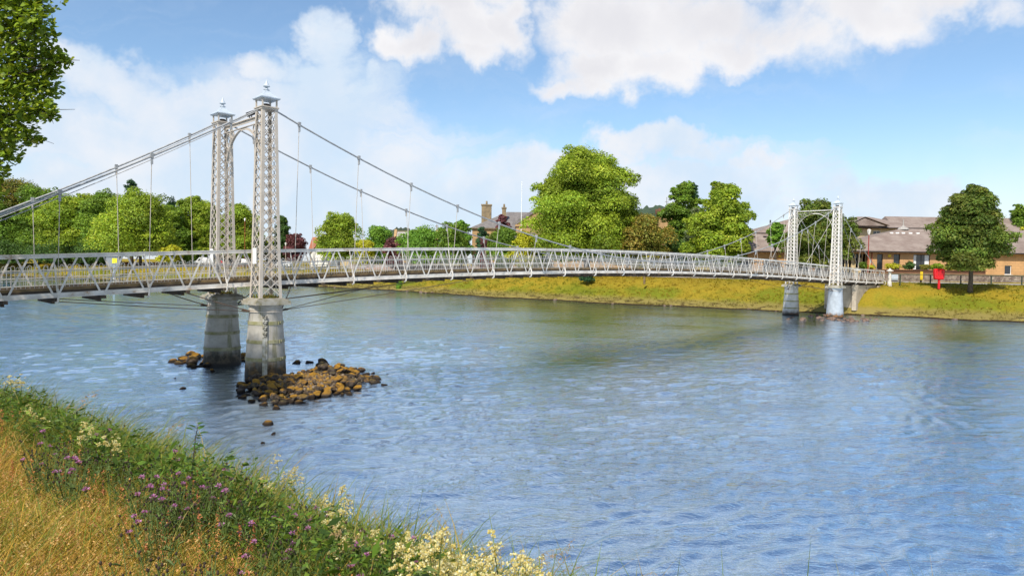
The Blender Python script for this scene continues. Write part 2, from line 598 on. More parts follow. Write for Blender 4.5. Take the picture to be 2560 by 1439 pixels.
PM = {(0, 0): pier_mat('pier_near', (0.43, 0.40, 0.345), (0.15, 0.14, 0.055), (0.12, 0.065, 0.016), 0.3, 0.9),
      (0, 1): pier_mat('pier_back', (0.45, 0.42, 0.36), (0.15, 0.15, 0.05), (0.10, 0.075, 0.045), 0.35, 0.95),
      (1, 1): pier_mat('pier_pale', (0.54, 0.52, 0.48), (0.14, 0.10, 0.07), (0.10, 0.05, 0.025), 0.1, 0.6),
      (1, 0): pier_mat('pier_skylit_blue', (0.38, 0.42, 0.46), (0.20, 0.17, 0.14), (0.24, 0.10, 0.025), 0.2, 0.55, False)}  # last pier: blue-grey of skylight is put into its body colour
M['plinth'] = mat('plinth_stone', (0.40, 0.38, 0.33), 0.85, (0.30, 0.27, 0.20), 3.0, 0.7, spots=(0.15, 0.13, 0.04), sscale=3.0, slo=0.5, shi=0.7)

M['mossy_band'] = mat('mossy_band', (0.34, 0.32, 0.22), 0.8, (0.22, 0.21, 0.09), 3.0, 0.8)


def tower(s, t, far, left):
    tw = bpy.data.objects.new('tower', None)
    COL.objects.link(tw)
    tw.parent = bridge
    tw.location = (s, t, 0)
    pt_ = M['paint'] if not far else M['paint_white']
    zb_, zt = 2.90, 9.80
    wb, wt = 0.86, 0.58
    hw = lambda z: (wb + (wt - wb) * min(1.0, ((z - zb_) / (zt - zb_)) ** 0.75)) / 2
    zl = np.linspace(zb_, zt, 10)
    for sx in (-1, 1):
        for sy in (-1, 1):
            mb = MB()
            for a, c in zip(zl[:-1], zl[1:]):
                ha, hc = hw(a), hw(c)
                mb.bar((sx * (ha - 0.006), sy * (ha - 0.055), a), (sx * (hc - 0.006), sy * (hc - 0.055), c), 0.012, 0.11, up=(0, 1, 0))
                mb.bar((sx * (ha - 0.055), sy * (ha - 0.006), a), (sx * (hc - 0.055), sy * (hc - 0.006), c), 0.012, 0.11, up=(1, 0, 0))
            # the lantern post above the collar
            mb.box(sx * hw(zt) - 0.05 if sx > 0 else sx * hw(zt) - 0.0, sx * hw(zt) + (0 if sx > 0 else 0.05), sy * hw(zt) - (0.05 if sy > 0 else 0), sy * hw(zt) + (0 if sy > 0 else 0.05), zt + 0.045, 10.115)
            mb.build('leg', pt_, tw)
    N = 19
    zk = zb_ + 0.06 + (zt - zb_ - 0.1) * (1 - (1 - np.linspace(0, 1, N + 3)) ** 1.0)
    for face in range(4):
        mb = MB()
        for k in range(N + 1):
            z0, z1 = float(zk[k]), float(zk[k + 2])
            for e in (-1, 1):
                h0, h1 = hw(z0) - 0.035, hw(z1) - 0.035
                o = 0.016 + (0.008 if e > 0 else 0.0)
                a = (e * h0, -(hw(z0) - o), z0)
                c = (-e * h1, -(hw(z1) - o), z1)
                ang = face * math.pi / 2
                rot = lambda p: (p[0] * math.cos(ang) - p[1] * math.sin(ang), p[0] * math.sin(ang) + p[1] * math.cos(ang), p[2])
                nrm = rot((0, -1, 0))
                mb.bar(rot(a), rot(c), 0.031, 0.007, up=nrm)
        mb.build('lattice_panel', pt_, tw)
    mb = MB()
    mb.box(-0.335, 0.335, -0.335, 0.335, zt + 0.002, zt + 0.045)
    mb.box(-0.31, 0.31, -0.31, 0.31, zt - 0.06, zt - 0.001)
    mb.build('collar_plate', pt_, tw)
    mb = MB()
    mb.lathe([(0.03, 9.98), (0.10, 9.98), (0.13, 9.93), (0.13, 9.87), (0.1, 9.846)], n=12)
    mb.build('cable_saddle', M['dark_steel'], tw)
    mb = MB()
    q = math.sqrt(2)
    mb.lathe([(0.34 * q, 10.117), (0.37 * q, 10.15), (0.37 * q, 10.18), (0.27 * q, 10.245), (0.17 * q, 10.32), (0.11 * q, 10.40), (0.085 * q, 10.47)], n=4, rot=math.pi / 4)
    mb.build('cap', M['paint_blue'], tw)
    mb = MB()
    mb.lathe([(0.09, 10.472), (0.115, 10.49), (0.07, 10.51), (0.05, 10.55), (0.055, 10.58), (0.11, 10.60), (0.125, 10.615), (0.105, 10.64), (0.05, 10.74), (0.004, 10.86)], n=10)
    mb.build('finial', M['paint_blue'], tw, smooth=False)
    if not far:
        mb = MB()
        mb.box(-0.46, -0.435, -0.18, 0.10, 4.15, 4.72)
        mb.build('junction_box', M['white'], tw)
    return tw


def pier(s, t, far, left):
    pr = bpy.data.objects.new('pier', None)
    COL.objects.link(pr)
    pr.parent = bridge
    pr.location = (s, t, 0)
    pm = PM[(1 if far else 0, 1 if left else 0)]
    mb = MB()
    prof = [(0.755, -0.9), (0.735, 0.0), (0.70, 0.7), (0.655, 1.35), (0.61, 2.0), (0.582, 2.44), (0.60, 2.47), (0.60, 2.52), (0.575, 2.54), (0.575, 2.585), (0.62, 2.61), (0.62, 2.66)]
    mb.lathe(prof, n=28)
    body = mb.build('shaft', pm, pr, smooth=False)
    for p_ in body.data.polygons:
        p_.use_smooth = len(p_.vertices) == 4
    bands = (0.69, 1.33, 2.0) if not (far and not left) else ()
    for zq in bands:
        rr = np.interp(zq, [0, 0.7, 1.35, 2.0, 2.44], [0.735, 0.70, 0.655, 0.61, 0.582])
        mb = MB()
        mb.lathe([(rr - 0.02, zq - 0.065), (rr + 0.022, zq - 0.06), (rr + 0.018, zq + 0.06), (rr - 0.02, zq + 0.065)], n=28)
        an = R(-66)
        cx, cy = (rr + 0.04) * math.cos(an), (rr + 0.04) * math.sin(an)
        for e in (-0.05, 0.05):
            tx, ty = -math.sin(an) * e, math.cos(an) * e
            mb.bar((cx + tx, cy + ty, zq - 0.055), (cx + tx, cy + ty, zq + 0.055), 0.05, 0.03, up=(math.cos(an), math.sin(an), 0))
        mb.build('band', M['mossy_band'], pr)
    mb = MB()
    mb.box(-0.66, 0.66, -0.66, 0.66, 2.662, 2.80)
    mb.box(-0.60, 0.60, -0.60, 0.60, 2.802, 2.86)
    mb.box(-0.50, 0.50, -0.50, 0.50, 2.862, 2.90)
    mb.build('plinth', M['plinth'], pr)
    # clamp ring for the wind cables
    mb = MB()
    mb.lathe([(0.56, 2.40), (0.625, 2.40), (0.625, 2.43), (0.56, 2.43)], n=28)
    mb.build('cable_ring', M['paint'], pr)
    return pr


for s, far in ((0.0, False), (LSPAN, True)):
    for t, left in ((0.0, False), (WID, True)):
        pr = pier(s, t, far, left)
        tower(s, t, far, left)
        if not far and not left:
            # depth gauge board, strapped to the leaning face of the pier
            an = R(-117)
            nx, ny = math.cos(an), math.sin(an)
            tx, ty = -ny, nx
            gb = MB()
            P0 = Vector((nx * 0.755, ny * 0.755, 0.10))
            P1 = Vector((nx * 0.64, ny * 0.64, 2.25))
            gb.bar(P0, P1, 0.17, 0.03, up=(nx, ny, 0))
            g = gb.build('gauge_board', mat('gauge_white', (0.46, 0.45, 0.40), 0.7, (0.24, 0.22, 0.14), 5.0, 0.7), pr)
            ax = (P1 - P0).normalized()
            tv = Vector((tx, ty, 0))
            nv = tv.cross(ax).normalized()
            if nv.dot(Vector((nx, ny, 0))) < 0:
                nv = -nv
            mk = MB()
            def mark(a0, a1, b0, b1):
                c = P0 + ax * ((a0 + a1) / 2) + nv * 0.0185
                mk.bar(c + tv * b0, c + tv * b1, a1 - a0, 0.005, up=nv)
            for k in range(30):      # tenths of the scale, low part worn
                mark(0.12 + k * 0.045, 0.127 + k * 0.045, 0.01, 0.05)
            # worn black numerals and flaked paint of the upper half
            for z_ in (1.42, 1.62, 1.82, 2.02):
                mark(z_, z_ + 0.028, -0.03, 0.08)
                mark(z_ + 0.028, z_ + 0.16, 0.045, 0.08)
                mark(z_ + 0.06, z_ + 0.085, -0.05, 0.045)
                mark(z_ + 0.085, z_ + 0.12, -0.075, -0.045)
                mark(z_ + 0.125, z_ + 0.15, -0.045, 0.02)
            mark(1.37, 1.385, -0.085, 0.085)
            mk.build('gauge_marks', M['black'], g)

# portal arches between each pair of towers
for s in (0.0, LSPAN):
    pa = bpy.data.objects.new('portal_arch', None)
    COL.objects.link(pa)
    pa.parent = bridge
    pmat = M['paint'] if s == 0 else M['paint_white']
    mb = MB()
    a, c = 0.31, WID - 0.31
    k_ = 1.0 if s == 0 else 0.6
    mb.bar((s, a, 9.63), (s, c, 9.63), 0.12 * k_, 0.03 * k_)
    mb.bar((s, a, 9.63 - 0.07 * k_), (s, c, 9.63 - 0.07 * k_), 0.02, 0.11 * k_)
    mb.bar((s, a, 9.38), (s, c, 9.38), 0.09 * k_, 0.025 * k_)
    mb.build('cross_girder', pmat, pa)
    mb = MB()
    for sg, e in ((1, a), (-1, c)):
        pts = []
        for k in range(15):
            an = k / 14 * math.pi / 2
            pts.append((s, e + sg * (1.69 - 1.66 * math.cos(an)), 7.55 + 1.78 * math.sin(an)))
        for p, q in zip(pts[:-1], pts[1:]):
            mb.bar(p, q, 0.09 * k_, 0.032 * k_, up=(0, 1, 0.3))
    mb.build('arch_rib', pmat, pa)
    for sg, e in ((1, a), (-1, c)):
        for (cy, cz, ry, rz_) in ((0.31, 9.03, 0.20, 0.30), (0.20, 8.52, 0.085, 0.17), (0.70, 9.22, 0.10, 0.13), (0.13, 8.18, 0.05, 0.12)):
            mb = MB()
            ring = [(s, e + sg * (cy + ry * math.cos(k / 16 * 2 * math.pi)), cz + rz_ * math.sin(k / 16 * 2 * math.pi)) for k in range(17)]
            for p, q in zip(ring[:-1], ring[1:]):
                mb.bar(p, q, 0.05 * k_, 0.018 * k_, up=(0, 1, 0.3))
            mb.build('scroll_ring', pmat, pa)

# wind cables under the deck, dark
def stay(a, c, r=0.014, name='wind_cable', m=None):
    mb = MB()
    a, c = Vector(a), Vector(c)
    mb.tube([a, a.lerp(c, 0.5) - Vector((0, 0, 0.02)), c], r, 5)
    d = (c - a).normalized()
    mb.tube([a, a + d * 0.28], 0.035, 6)
    mb.build(name, m or M['dark_steel'], bridge)

for t, to in ((0.0, 0.35), (WID, WID - 0.35)):
    for s, sg in ((0.0, 1), (LSPAN, -1)):
        e = s + sg * 0.6
        stay((e, t, 2.42), (s + sg * 11.6, T0 if t == 0 else T1, zb(s + sg * 11.6) - 0.08))
        stay((e, t, 2.42), (s + sg * 8.6, T1 if t == 0 else T0, zb(s + sg * 8.6) - 0.08))
        stay((e, t, 2.44), (s + sg * 1.3, T0 if t == 0 else T1, zb(s + sg * 1.3) - 0.1), 0.02)
        stay((s - sg * 0.6, t, 2.42), (s - sg * 6.6, T0 if t == 0 else T1, zb(s - sg * 6.6) - 0.1))
        stay((s - sg * 0.6, t, 2.42), (s - sg * 2.6, T0 if t == 0 else T1, zb(s - sg * 2.6) - 0.1), 0.02)
# slim diagonal stays from the far towers down to deck and bank
for t, tt in ((0.0, T0 - 0.2), (WID, T1 + 0.2)):
    stay((LSPAN - 0.35, t, 9.3), (LSPAN - 5.2, tt, zc(LSPAN - 5.2)), 0.012, 'stay_rod', M['paint_white'])
    stay((LSPAN + 0.35, t, 9.3), (LSPAN + 6.5, tt, zc(LSPAN + 6.5)), 0.012, 'stay_rod', M['cable'])

# abutment under the far end
mb = MB()
mb.box(59.6, 65.0, 0.75, 3.3, 0.4, zb(62) - 0.24)
mb.build('abutment', M['concrete'], bridge)
for t in (0.7, 3.3):
    for q in (59.3, 65.25):
        mb = MB()
        mb.box(q - 0.25, q + 0.25, t - 0.2, t + 0.2, 0.4, zb(q) - 0.23)
        mb.build('abutment_pilaster', M['concrete'], bridge)
mb = MB()
mb.box(-18.5, -14.6, 0.2, 3.8, 0.5, zb(-15) - 0.22)
mb.build('abutment', M['concrete'], bridge)

def BW(s, t, z):
    return Vector((BO.x + s * math.cos(TH) - t * math.sin(TH), BO.y + s * math.sin(TH) + t * math.cos(TH), z))

# gate posts at the far end
for i, t in enumerate((0.35, 3.65)):
    lab = ('white gatepost with a wide mushroom cap, end of the bridge nearer the red housing', 'white gatepost with a mushroom cap at the far side of the bridge end')[i]
    gp = thing('gate_post', lab, 'gatepost', BW(67.7, t, 2.9), TH, 'gateposts at the bridge end')
    mb = MB(); mb.lathe([(0.22, -0.3), (0.22, 0.15), (0.16, 0.2), (0.14, 1.25), (0.18, 1.3)], n=12)
    mb.build('shaft', M['paint_white'], gp)
    mb = MB(); mb.lathe([(0.2, 1.302), (0.34, 1.34), (0.32, 1.40), (0.16, 1.46), (0.10, 1.53), (0.08, 1.60), (0.0, 1.63)], n=14)
    mb.build('cap', M['paint_white'], gp)

# floodlight sitting on the girder of the near arch
fl = thing('floodlight', 'small black floodlight tilted on top of the near portal arch', 'floodlight', BW(0, 1.35, 9.646), TH)
mb = MB(); mb.box(-0.02, 0.02, -0.1, 0.1, 0.0, 0.03); mb.bar((0, -0.1, 0.0), (0, -0.1, 0.16), 0.02, 0.03); mb.bar((0, 0.1, 0.0), (0, 0.1, 0.16), 0.02, 0.03)
mb.build('bracket', M['black'], fl)
mb = MB(); mb.bar((-0.1, 0, 0.13), (0.12, 0, 0.24), 0.26, 0.17)
hs = mb.build('housing', M['black'], fl)
mb = MB(); mb.bar((0.1205, 0, 0.2402), (0.126, 0, 0.243), 0.22, 0.13)
mb.build('lens', M['glass'], hs)


# ================================================================== RIVER, FAR BANK, ROAD
WL = np.array([(-420, 420), (-300, 310), (-200, 222), (-160, 192), (-122.7, 168.6), (-94.7, 154.2), (-66, 138.2), (-48.7, 129.9), (-34.6, 126.0), (-17.7, 111.3),
               (-4.3, 95), (5.9, 86.3), (14.4, 79.2), (21.9, 74.4), (27.9, 70.9), (33.2, 66.8), (38.5, 63.2), (43.8, 60.1), (62, 50), (90, 36), (140, 12)], dtype=float)
_seg = np.r_[0, np.cumsum(np.hypot(*np.diff(WL, axis=0).T))]
_t = np.unique(np.r_[np.arange(0, _seg[-1], 8.0), np.arange(np.interp(4, range(len(_seg)), _seg), np.interp(18, range(len(_seg)), _seg), 0.8)])
wx = np.interp(_t, _seg, WL[:, 0]); wy = np.interp(_t, _seg, WL[:, 1])
_k = np.ones(9) / 9
wx_s = np.r_[wx[:4], np.convolve(wx, _k, 'valid'), wx[-4:]]
wy_s = np.r_[wy[:4], np.convolve(wy, _k, 'valid'), wy[-4:]]
wob = 0.5 * np.sin(_t * 0.35) + 0.4 * np.sin(_t * 0.83 + 1) + 0.25 * np.sin(_t * 2.1 + 2)
rad = np.stack([wx_s, wy_s], 1) / np.hypot(wx_s, wy_s)[:, None]
tan = np.gradient(np.stack([wx_s, wy_s], 1), axis=0)
tan /= np.hypot(*tan.T)[:, None]
cosr = np.abs(rad[:, 0] * -tan[:, 1] + rad[:, 1] * tan[:, 0])
cosr = np.clip(np.convolve(np.r_[[cosr[0]] * 10, cosr, [cosr[-1]] * 10], np.ones(21) / 21, 'valid'), 0.45, 1)
OFF = [-14, -6, -2, -0.6, 0, 0.25, 0.5, 0.9, 1.4, 2, 2.6, 3.3, 4, 4.8, 5.6, 6.5, 7.4, 8.4, 9.5, 10.7, 12, 13.2, 14, 20, 20.6, 24, 30, 40, 60, 100, 180, 320, 600, 1200, 3000, 7000]
PRO_O = [-14, -6, -2, 0, 0.3, 0.7, 1.5, 2.6, 4, 5.2, 6.7, 8.4, 10.7, 13.2, 24, 40, 100, 320, 1200, 7000]
PRO_Z = [-2.2, -1.5, -0.7, -0.03, 0.16, 0.24, 0.38, 0.70, 1.35, 1.95, 2.5, 2.78, 2.9, 2.97, 3.05, 3.15, 3.6, 5, 9, 20]


def fnoise(x, y, seed=0, oct=5, lac=2.0, per=0.5):
    """smooth value noise on arrays"""
    tot = np.zeros_like(x, dtype=float)
    amp, fr = 1.0, 1.0
    for o in range(oct):
        xi, yi = np.floor(x * fr).astype(int), np.floor(y * fr).astype(int)
        xf, yf = x * fr - xi, y * fr - yi
        xf = xf * xf * (3 - 2 * xf); yf = yf * yf * (3 - 2 * yf)
        def h(a, b):
            n = (a * 374761393 + b * 668265263 + (seed + o * 17) * 982451653) & 0x7fffffff
            n = ((n ^ (n >> 13)) * 1274126177) & 0x7fffffff
            return ((n ^ (n >> 16)) & 0xffff) / 65535.0
        v = (h(xi, yi) * (1 - xf) + h(xi + 1, yi) * xf) * (1 - yf) + (h(xi, yi + 1) * (1 - xf) + h(xi + 1, yi + 1) * xf) * yf
        tot += (v - 0.5) * amp
        amp *= per; fr *= lac
    return tot


def bank_pts(offs):
    offs = np.asarray(offs, float)
    X = wx_s[:, None] + rad[:, 0:1] * (offs[None, :] + (wob[:, None] * np.exp(-np.abs(offs[None, :]) / 4))) / cosr[:, None]
    Y = wy_s[:, None] + rad[:, 1:2] * (offs[None, :] + (wob[:, None] * np.exp(-np.abs(offs[None, :]) / 4))) / cosr[:, None]
    Z = np.interp(offs, PRO_O, PRO_Z)[None, :] * np.ones_like(X)
    Z = Z + 1.15 * np.exp(-(((X - 35.4) / 3.6) ** 2 + ((Y - 69.3) / 1.8) ** 2))
    damp = np.clip((offs - 0.05) / 0.6, 0, 1) * np.clip((13 - offs) / 4, 0, 1)
    Z = Z + damp[None, :] * (0.45 * fnoise(X * 0.45, Y * 0.45, 3) + 0.30 * np.clip(fnoise(X * 1.3, Y * 1.3, 5), -1, 1) * np.exp(-np.maximum(offs, 0) / 2.5)[None, :])
    return X, Y, Z


def grid_faces(nr, nc):
    a = (np.arange(nr - 1)[:, None] * nc + np.arange(nc - 1)[None, :]).ravel()
    return np.stack([a, a + nc, a + nc + 1, a + 1], 1)


def grass_ground_mat(name, zones):
    """ground under the grass: several real soil and sward colours, mixed by noise and (for the bank) by height"""
    m = bpy.data.materials.new(name)
    m.use_nodes = True
    T = NT(m.node_tree)
    vec = T.n('ShaderNodeNewGeometry').outputs['Position']
    z = T.n('ShaderNodeSeparateXYZ', {0: vec}).outputs[2]
    n1 = T.noise(vec, 0.16, 5.0, 0.6)
    n2 = T.noise(vec, 0.9, 6.0, 0.65)
    n3 = T.noise(vec, 5.0, 6.0, 0.7)
    hi = T.math('MULTIPLY', T.smooth(z, 1.3, 2.9), zones.get('top', 0.0))
    col = T.mix(T.smooth(T.math('ADD', n1, hi), 0.42, 0.64), zones['green'], zones['gold'])
    col = T.mix(T.math('MULTIPLY', T.smooth(n2, 0.5, 0.72), 0.7), col, zones['alt'])
    col = T.mix(T.math('MULTIPLY', T.smooth(n3, 0.42, 0.75), 0.6), col, tuple(c * 0.45 for c in zones['green']))
    zz = T.math('ADD', z, T.math('MULTIPLY', T.math('SUBTRACT', n2, 0.5), 0.9))
    col = T.mix(T.math('SUBTRACT', 1.0, T.smooth(zz, 0.35, 1.0)), col, zones['shore'])
    col = T.mix(T.math('MULTIPLY', T.math('SUBTRACT', 1.0, T.smooth(z, 0.3, 0.9)), T.smooth(T.noise(T.n('ShaderNodeMapping', {'Vector': vec, 'Scale': (0.35, 0.35, 1.6)}).outputs[0], 1.6, 6.0, 0.65), 0.54, 0.62)), col, (0.055, 0.035, 0.015))
    col = T.mix(T.math('SUBTRACT', 1.0, T.smooth(T.math('ADD', z, T.math('MULTIPLY', T.math('SUBTRACT', n3, 0.5), 0.25)), 0.06, 0.16)), col, (0.03, 0.02, 0.01))
    bs = T.n('ShaderNodeBsdfPrincipled', {'Base Color': col, 'Roughness': 0.9, 'Specular IOR Level': 0.1})
    b = T.n('ShaderNodeBump', {'Strength': 0.9, 'Distance': 0.12, 'Height': T.noise(vec, 4.0, 8.0, 0.7)})
    T.link(b.outputs[0], bs.inputs['Normal'])
    T.n('ShaderNodeOutputMaterial', {'Surface': bs.outputs[0]})
    return m


M['bank'] = grass_ground_mat('bank_sward', {'green': (0.15, 0.165, 0.012), 'gold': (0.28, 0.20, 0.018), 'alt': (0.22, 0.215, 0.022), 'shore': (0.23, 0.185, 0.055), 'top': 0.22})
X, Y, Z = bank_pts(OFF)
V = np.stack([X, Y, Z], -1).reshape(-1, 3)
gnd = np_mesh('far_bank_ground', V, grid_faces(X.shape[0], X.shape[1])[:, ::-1], M['bank'], smooth=True)
tag(gnd, kind='structure')

# road along the top of the bank, laid just over the ground
M['road'] = mat('pale_road', (0.36, 0.32, 0.28), 0.85, (0.29, 0.26, 0.23), 0.6, 0.6, coords='Object')
Xr, Yr, _ = bank_pts([14.0, 15.5, 18, 20.0])
Zr = np.interp([14.0, 15.5, 18, 20.0], PRO_O, PRO_Z)[None, :] + 0.03 + np.zeros_like(Xr)
rd = np_mesh('road', np.stack([Xr, Yr, Zr], -1).reshape(-1, 3), grid_faces(*Xr.shape)[:, ::-1], M['road'])
tag(rd, kind='structure')

# water
def water_mat():
    m = bpy.data.materials.new('river_water')
    m.use_nodes = True
    T = NT(m.node_tree)
    pos = T.n('ShaderNodeNewGeometry').outputs['Position']
    mp = T.n('ShaderNodeMapping', {'Vector': pos, 'Rotation': (0, 0, R(24)), 'Scale': (0.8, 1.55, 1.0)}).outputs[0]
    big = T.noise(mp, 0.6, 4.0, 0.55, 0.8)
    mid = T.noise(mp, 1.9, 5.0, 0.62, 0.9)
    fine = T.noise(mp, 7.5, 4.0, 0.65, 0.5)
    patch = T.smooth(T.noise(pos, 0.075, 4.0, 0.55, 0.4), 0.35, 0.65)
    h = T.math('ADD', T.math('MULTIPLY', big, 0.02), T.math('MULTIPLY', mid, 0.042))
    h = T.math('ADD', h, T.math('MULTIPLY', fine, 0.026))
    h = T.math('ADD', h, T.math('MULTIPLY', T.noise(mp, 20.0, 3.0, 0.6, 0.4), 0.007))
    lane = T.noise(T.n('ShaderNodeMapping', {'Vector': pos, 'Rotation': (0, 0, R(-32)), 'Scale': (0.10, 0.42, 1.0)}).outputs[0], 1.0, 5.0, 0.6, 0.8)
    h = T.math('MULTIPLY', h, T.math('ADD', 0.72, T.math('MULTIPLY', T.smooth(lane, 0.3, 0.7), 0.5)))
    h = T.math('MULTIPLY', h, T.math('ADD', 0.55, T.math('MULTIPLY', patch, 0.6)))
    b = T.n('ShaderNodeBump', {'Strength': 1.0, 'Distance': 1.0, 'Height': h})
    col = T.mix(patch, (0.028, 0.082, 0.175), (0.033, 0.09, 0.19))
    body = T.n('ShaderNodeBsdfDiffuse', {'Color': col, 'Normal': b.outputs[0]})
    gl = T.n('ShaderNodeBsdfGlossy', {'Color': (0.78, 0.89, 0.98, 1.0), 'Roughness': 0.02, 'Normal': b.outputs[0]})
    fr = T.n('ShaderNodeFresnel', {'IOR': 1.6, 'Normal': b.outputs[0]}).outputs[0]
    fac = T.math('MULTIPLY_ADD', fr, 0.66, 0.30)
    mx = T.n('ShaderNodeMixShader', {0: fac, 1: body.outputs[0], 2: gl.outputs[0]})
    T.n('ShaderNodeOutputMaterial', {'Surface': mx.outputs[0]})
    return m

M['water'] = water_mat()
def water_sheet():
    """one sheet of real waves, finer towards the near bank"""
    rw = np.random.default_rng(404)
    r = 2.0 * np.exp(np.arange(0, 1220) * 0.0048)
    az = np.linspace(R(-86), R(86), 1150)
    RR, AA = np.meshgrid(r, az, indexing='ij')
    X, Y = RR * np.sin(AA), RR * np.cos(AA)
    H = np.zeros_like(X)
    wx_ = X + 1.0 * fnoise(X * .2, Y * .2, 201, 3); wy_ = Y + 1.0 * fnoise(X * .2, Y * .2, 202, 3)
    wx_ = wx_ + .3 * fnoise(X * .9, Y * .9, 204, 2); wy_ = wy_ + .3 * fnoise(X * .9, Y * .9, 205, 2)
    gust = np.clip(.95 + 1.3 * fnoise(X * .05, Y * .09, 203, 4), .6, 1.4)
    res = RR * 0.0048
    for k in range(46):
        lam = 0.24 * (6.0 ** (k / 45.0))
        th = R(-62) + rw.normal(0, .55)
        kx, ky = 2 * np.pi / lam * math.cos(th), 2 * np.pi / lam * math.sin(th)
        a = 0.030 * lam / (2 * np.pi) * (1.3 if lam < 0.7 else .38)
        H += a * np.clip((lam / res - 2.2) / 2, 0, 1) * np.sin(kx * wx_ + ky * wy_ + rw.uniform(0, 6.28))
    H *= gust
    V = np.stack([X, Y, H], -1).reshape(-1, 3)
    return np_mesh('river_water', V, grid_faces(len(r), len(az)), M['water'], smooth=True)

wat = water_sheet()
tag(wat, kind='structure')


def bank_point(s_frac_xy, off):
    """world point at a perpendicular offset from the waterline, at the azimuth of the given (x, y)"""
    az = math.atan2(s_frac_xy[0], s_frac_xy[1])
    azs = np.arctan2(wx_s, wy_s)
    i = int(np.argmin(np.abs(azs - az)))
    o = np.array([off])
    x = wx_s[i] + rad[i, 0] * off / cosr[i]
    y = wy_s[i] + rad[i, 1] * off / cosr[i]
    return Vector((x, y, float(np.interp(off, PRO_O, PRO_Z))))


def far_z(x, y):
    az = math.atan2(x, y)
    azs = np.arctan2(wx_s, wy_s)
    i = int(np.argmin(np.abs(azs - az)))
    off = (math.hypot(x, y) - math.hypot(wx_s[i], wy_s[i])) * cosr[i]
    return float(np.interp(off, PRO_O, PRO_Z))


# rough tussocks over the far bank: nobody could count them
def tussocks(n):
    i = RNG.integers(0, len(_t), n * 3)
    ok = (wx_s[i] > -130) & (wx_s[i] < 62)
    i = i[ok][:n]
    n = len(i)
    o = RNG.uniform(0.35, 13.0, n)
    fi = np.clip(i + RNG.uniform(0, 1, n), 0, len(_t) - 1.001)
    i0 = fi.astype(int)
    g = lambda a: a[i0] + (a[i0 + 1] - a[i0]) * (fi - i0)
    x = g(wx_s) + g(rad[:, 0]) * (o + g(wob) * np.exp(-o / 4)) / g(cosr)
    y = g(wy_s) + g(rad[:, 1]) * (o + g(wob) * np.exp(-o / 4)) / g(cosr)
    z = np.interp(o, PRO_O, PRO_Z) + np.clip((o - .05) / .6, 0, 1) * np.clip((13 - o) / 4, 0, 1) * 0.45 * fnoise(x * .45, y * .45, 3) - 0.04
    B = 4
    x = np.repeat(x, B) + RNG.normal(0, .10, n * B); y = np.repeat(y, B) + RNG.normal(0, .10, n * B); z = np.repeat(z, B)
    oo = np.repeat(o, B)
    hgt = RNG.uniform(0.08, 0.30, n * B) * np.where(oo < 3, 0.9, 0.8)
    an = RNG.uniform(0, 2 * np.pi, n * B)
    wv = np.stack([np.cos(an), np.sin(an)], 1) * RNG.uniform(.03, .08, n * B)[:, None]
    ln = RNG.normal(0, .14, (n * B, 2))
    V = np.zeros((n * B, 3, 3))
    V[:, 0] = np.stack([x - wv[:, 0], y - wv[:, 1], z], 1)
    V[:, 1] = np.stack([x + wv[:, 0], y + wv[:, 1], z], 1)
    V[:, 2] = np.stack([x + ln[:, 0], y + ln[:, 1], z + hgt], 1)
    pat = np.clip(0.2 + 0.55 * np.clip((z - 1.3) / 1.6, 0, 1) + 1.5 * fnoise(x * 0.14, y * 0.14, 9), 0, 1)[:, None]
    c = np.array([0.17, 0.19, 0.012]) * (1 - pat) + np.array([0.30, 0.215, 0.02]) * pat
    lo = np.clip((3.4 - oo) / 1.6, 0, 1)[:, None]
    c = c * (1 - lo) + np.array([0.25, 0.21, 0.06]) * lo
    c = c * RNG.uniform(.75, 1.3, (n * B, 1))
    F = np.arange(n * B * 3).reshape(-1, 3)
    o_ = np_mesh('bank_grass', V.reshape(-1, 3), F, M['leaf'], colors=np.repeat(c, 3, 0))
    tag(o_, 'rough gold and green tussocky grass covering the far river bank', 'grass', kind='stuff')

tussocks(22000)


# ================================================================== TREES
PAL = {'lime': [(0.215, 0.30, 0.020), (0.14, 0.22, 0.018), (0.28, 0.33, 0.028)],
       'green': [(0.116, 0.202, 0.019), (0.085, 0.155, 0.019), (0.171, 0.248, 0.023)],
       'bright': [(0.132, 0.264, 0.028), (0.093, 0.202, 0.022), (0.186, 0.310, 0.031)],
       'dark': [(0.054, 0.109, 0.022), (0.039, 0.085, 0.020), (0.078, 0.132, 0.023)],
       'conifer': [(0.034, 0.085, 0.037), (0.046, 0.109, 0.039), (0.028, 0.070, 0.031)],
       'olive': [(0.186, 0.194, 0.028), (0.109, 0.139, 0.023), (0.264, 0.186, 0.034)],
       'maple': [(0.105, 0.155, 0.020), (0.075, 0.125, 0.018), (0.16, 0.17, 0.028)],
       'copper': [(0.132, 0.043, 0.046), (0.093, 0.034, 0.039), (0.186, 0.070, 0.070)],
       'gold': [(0.496, 0.465, 0.023), (0.372, 0.388, 0.023), (0.589, 0.527, 0.031)],
       'sage': [(0.155, 0.202, 0.093), (0.124, 0.171, 0.078), (0.202, 0.232, 0.109)]}


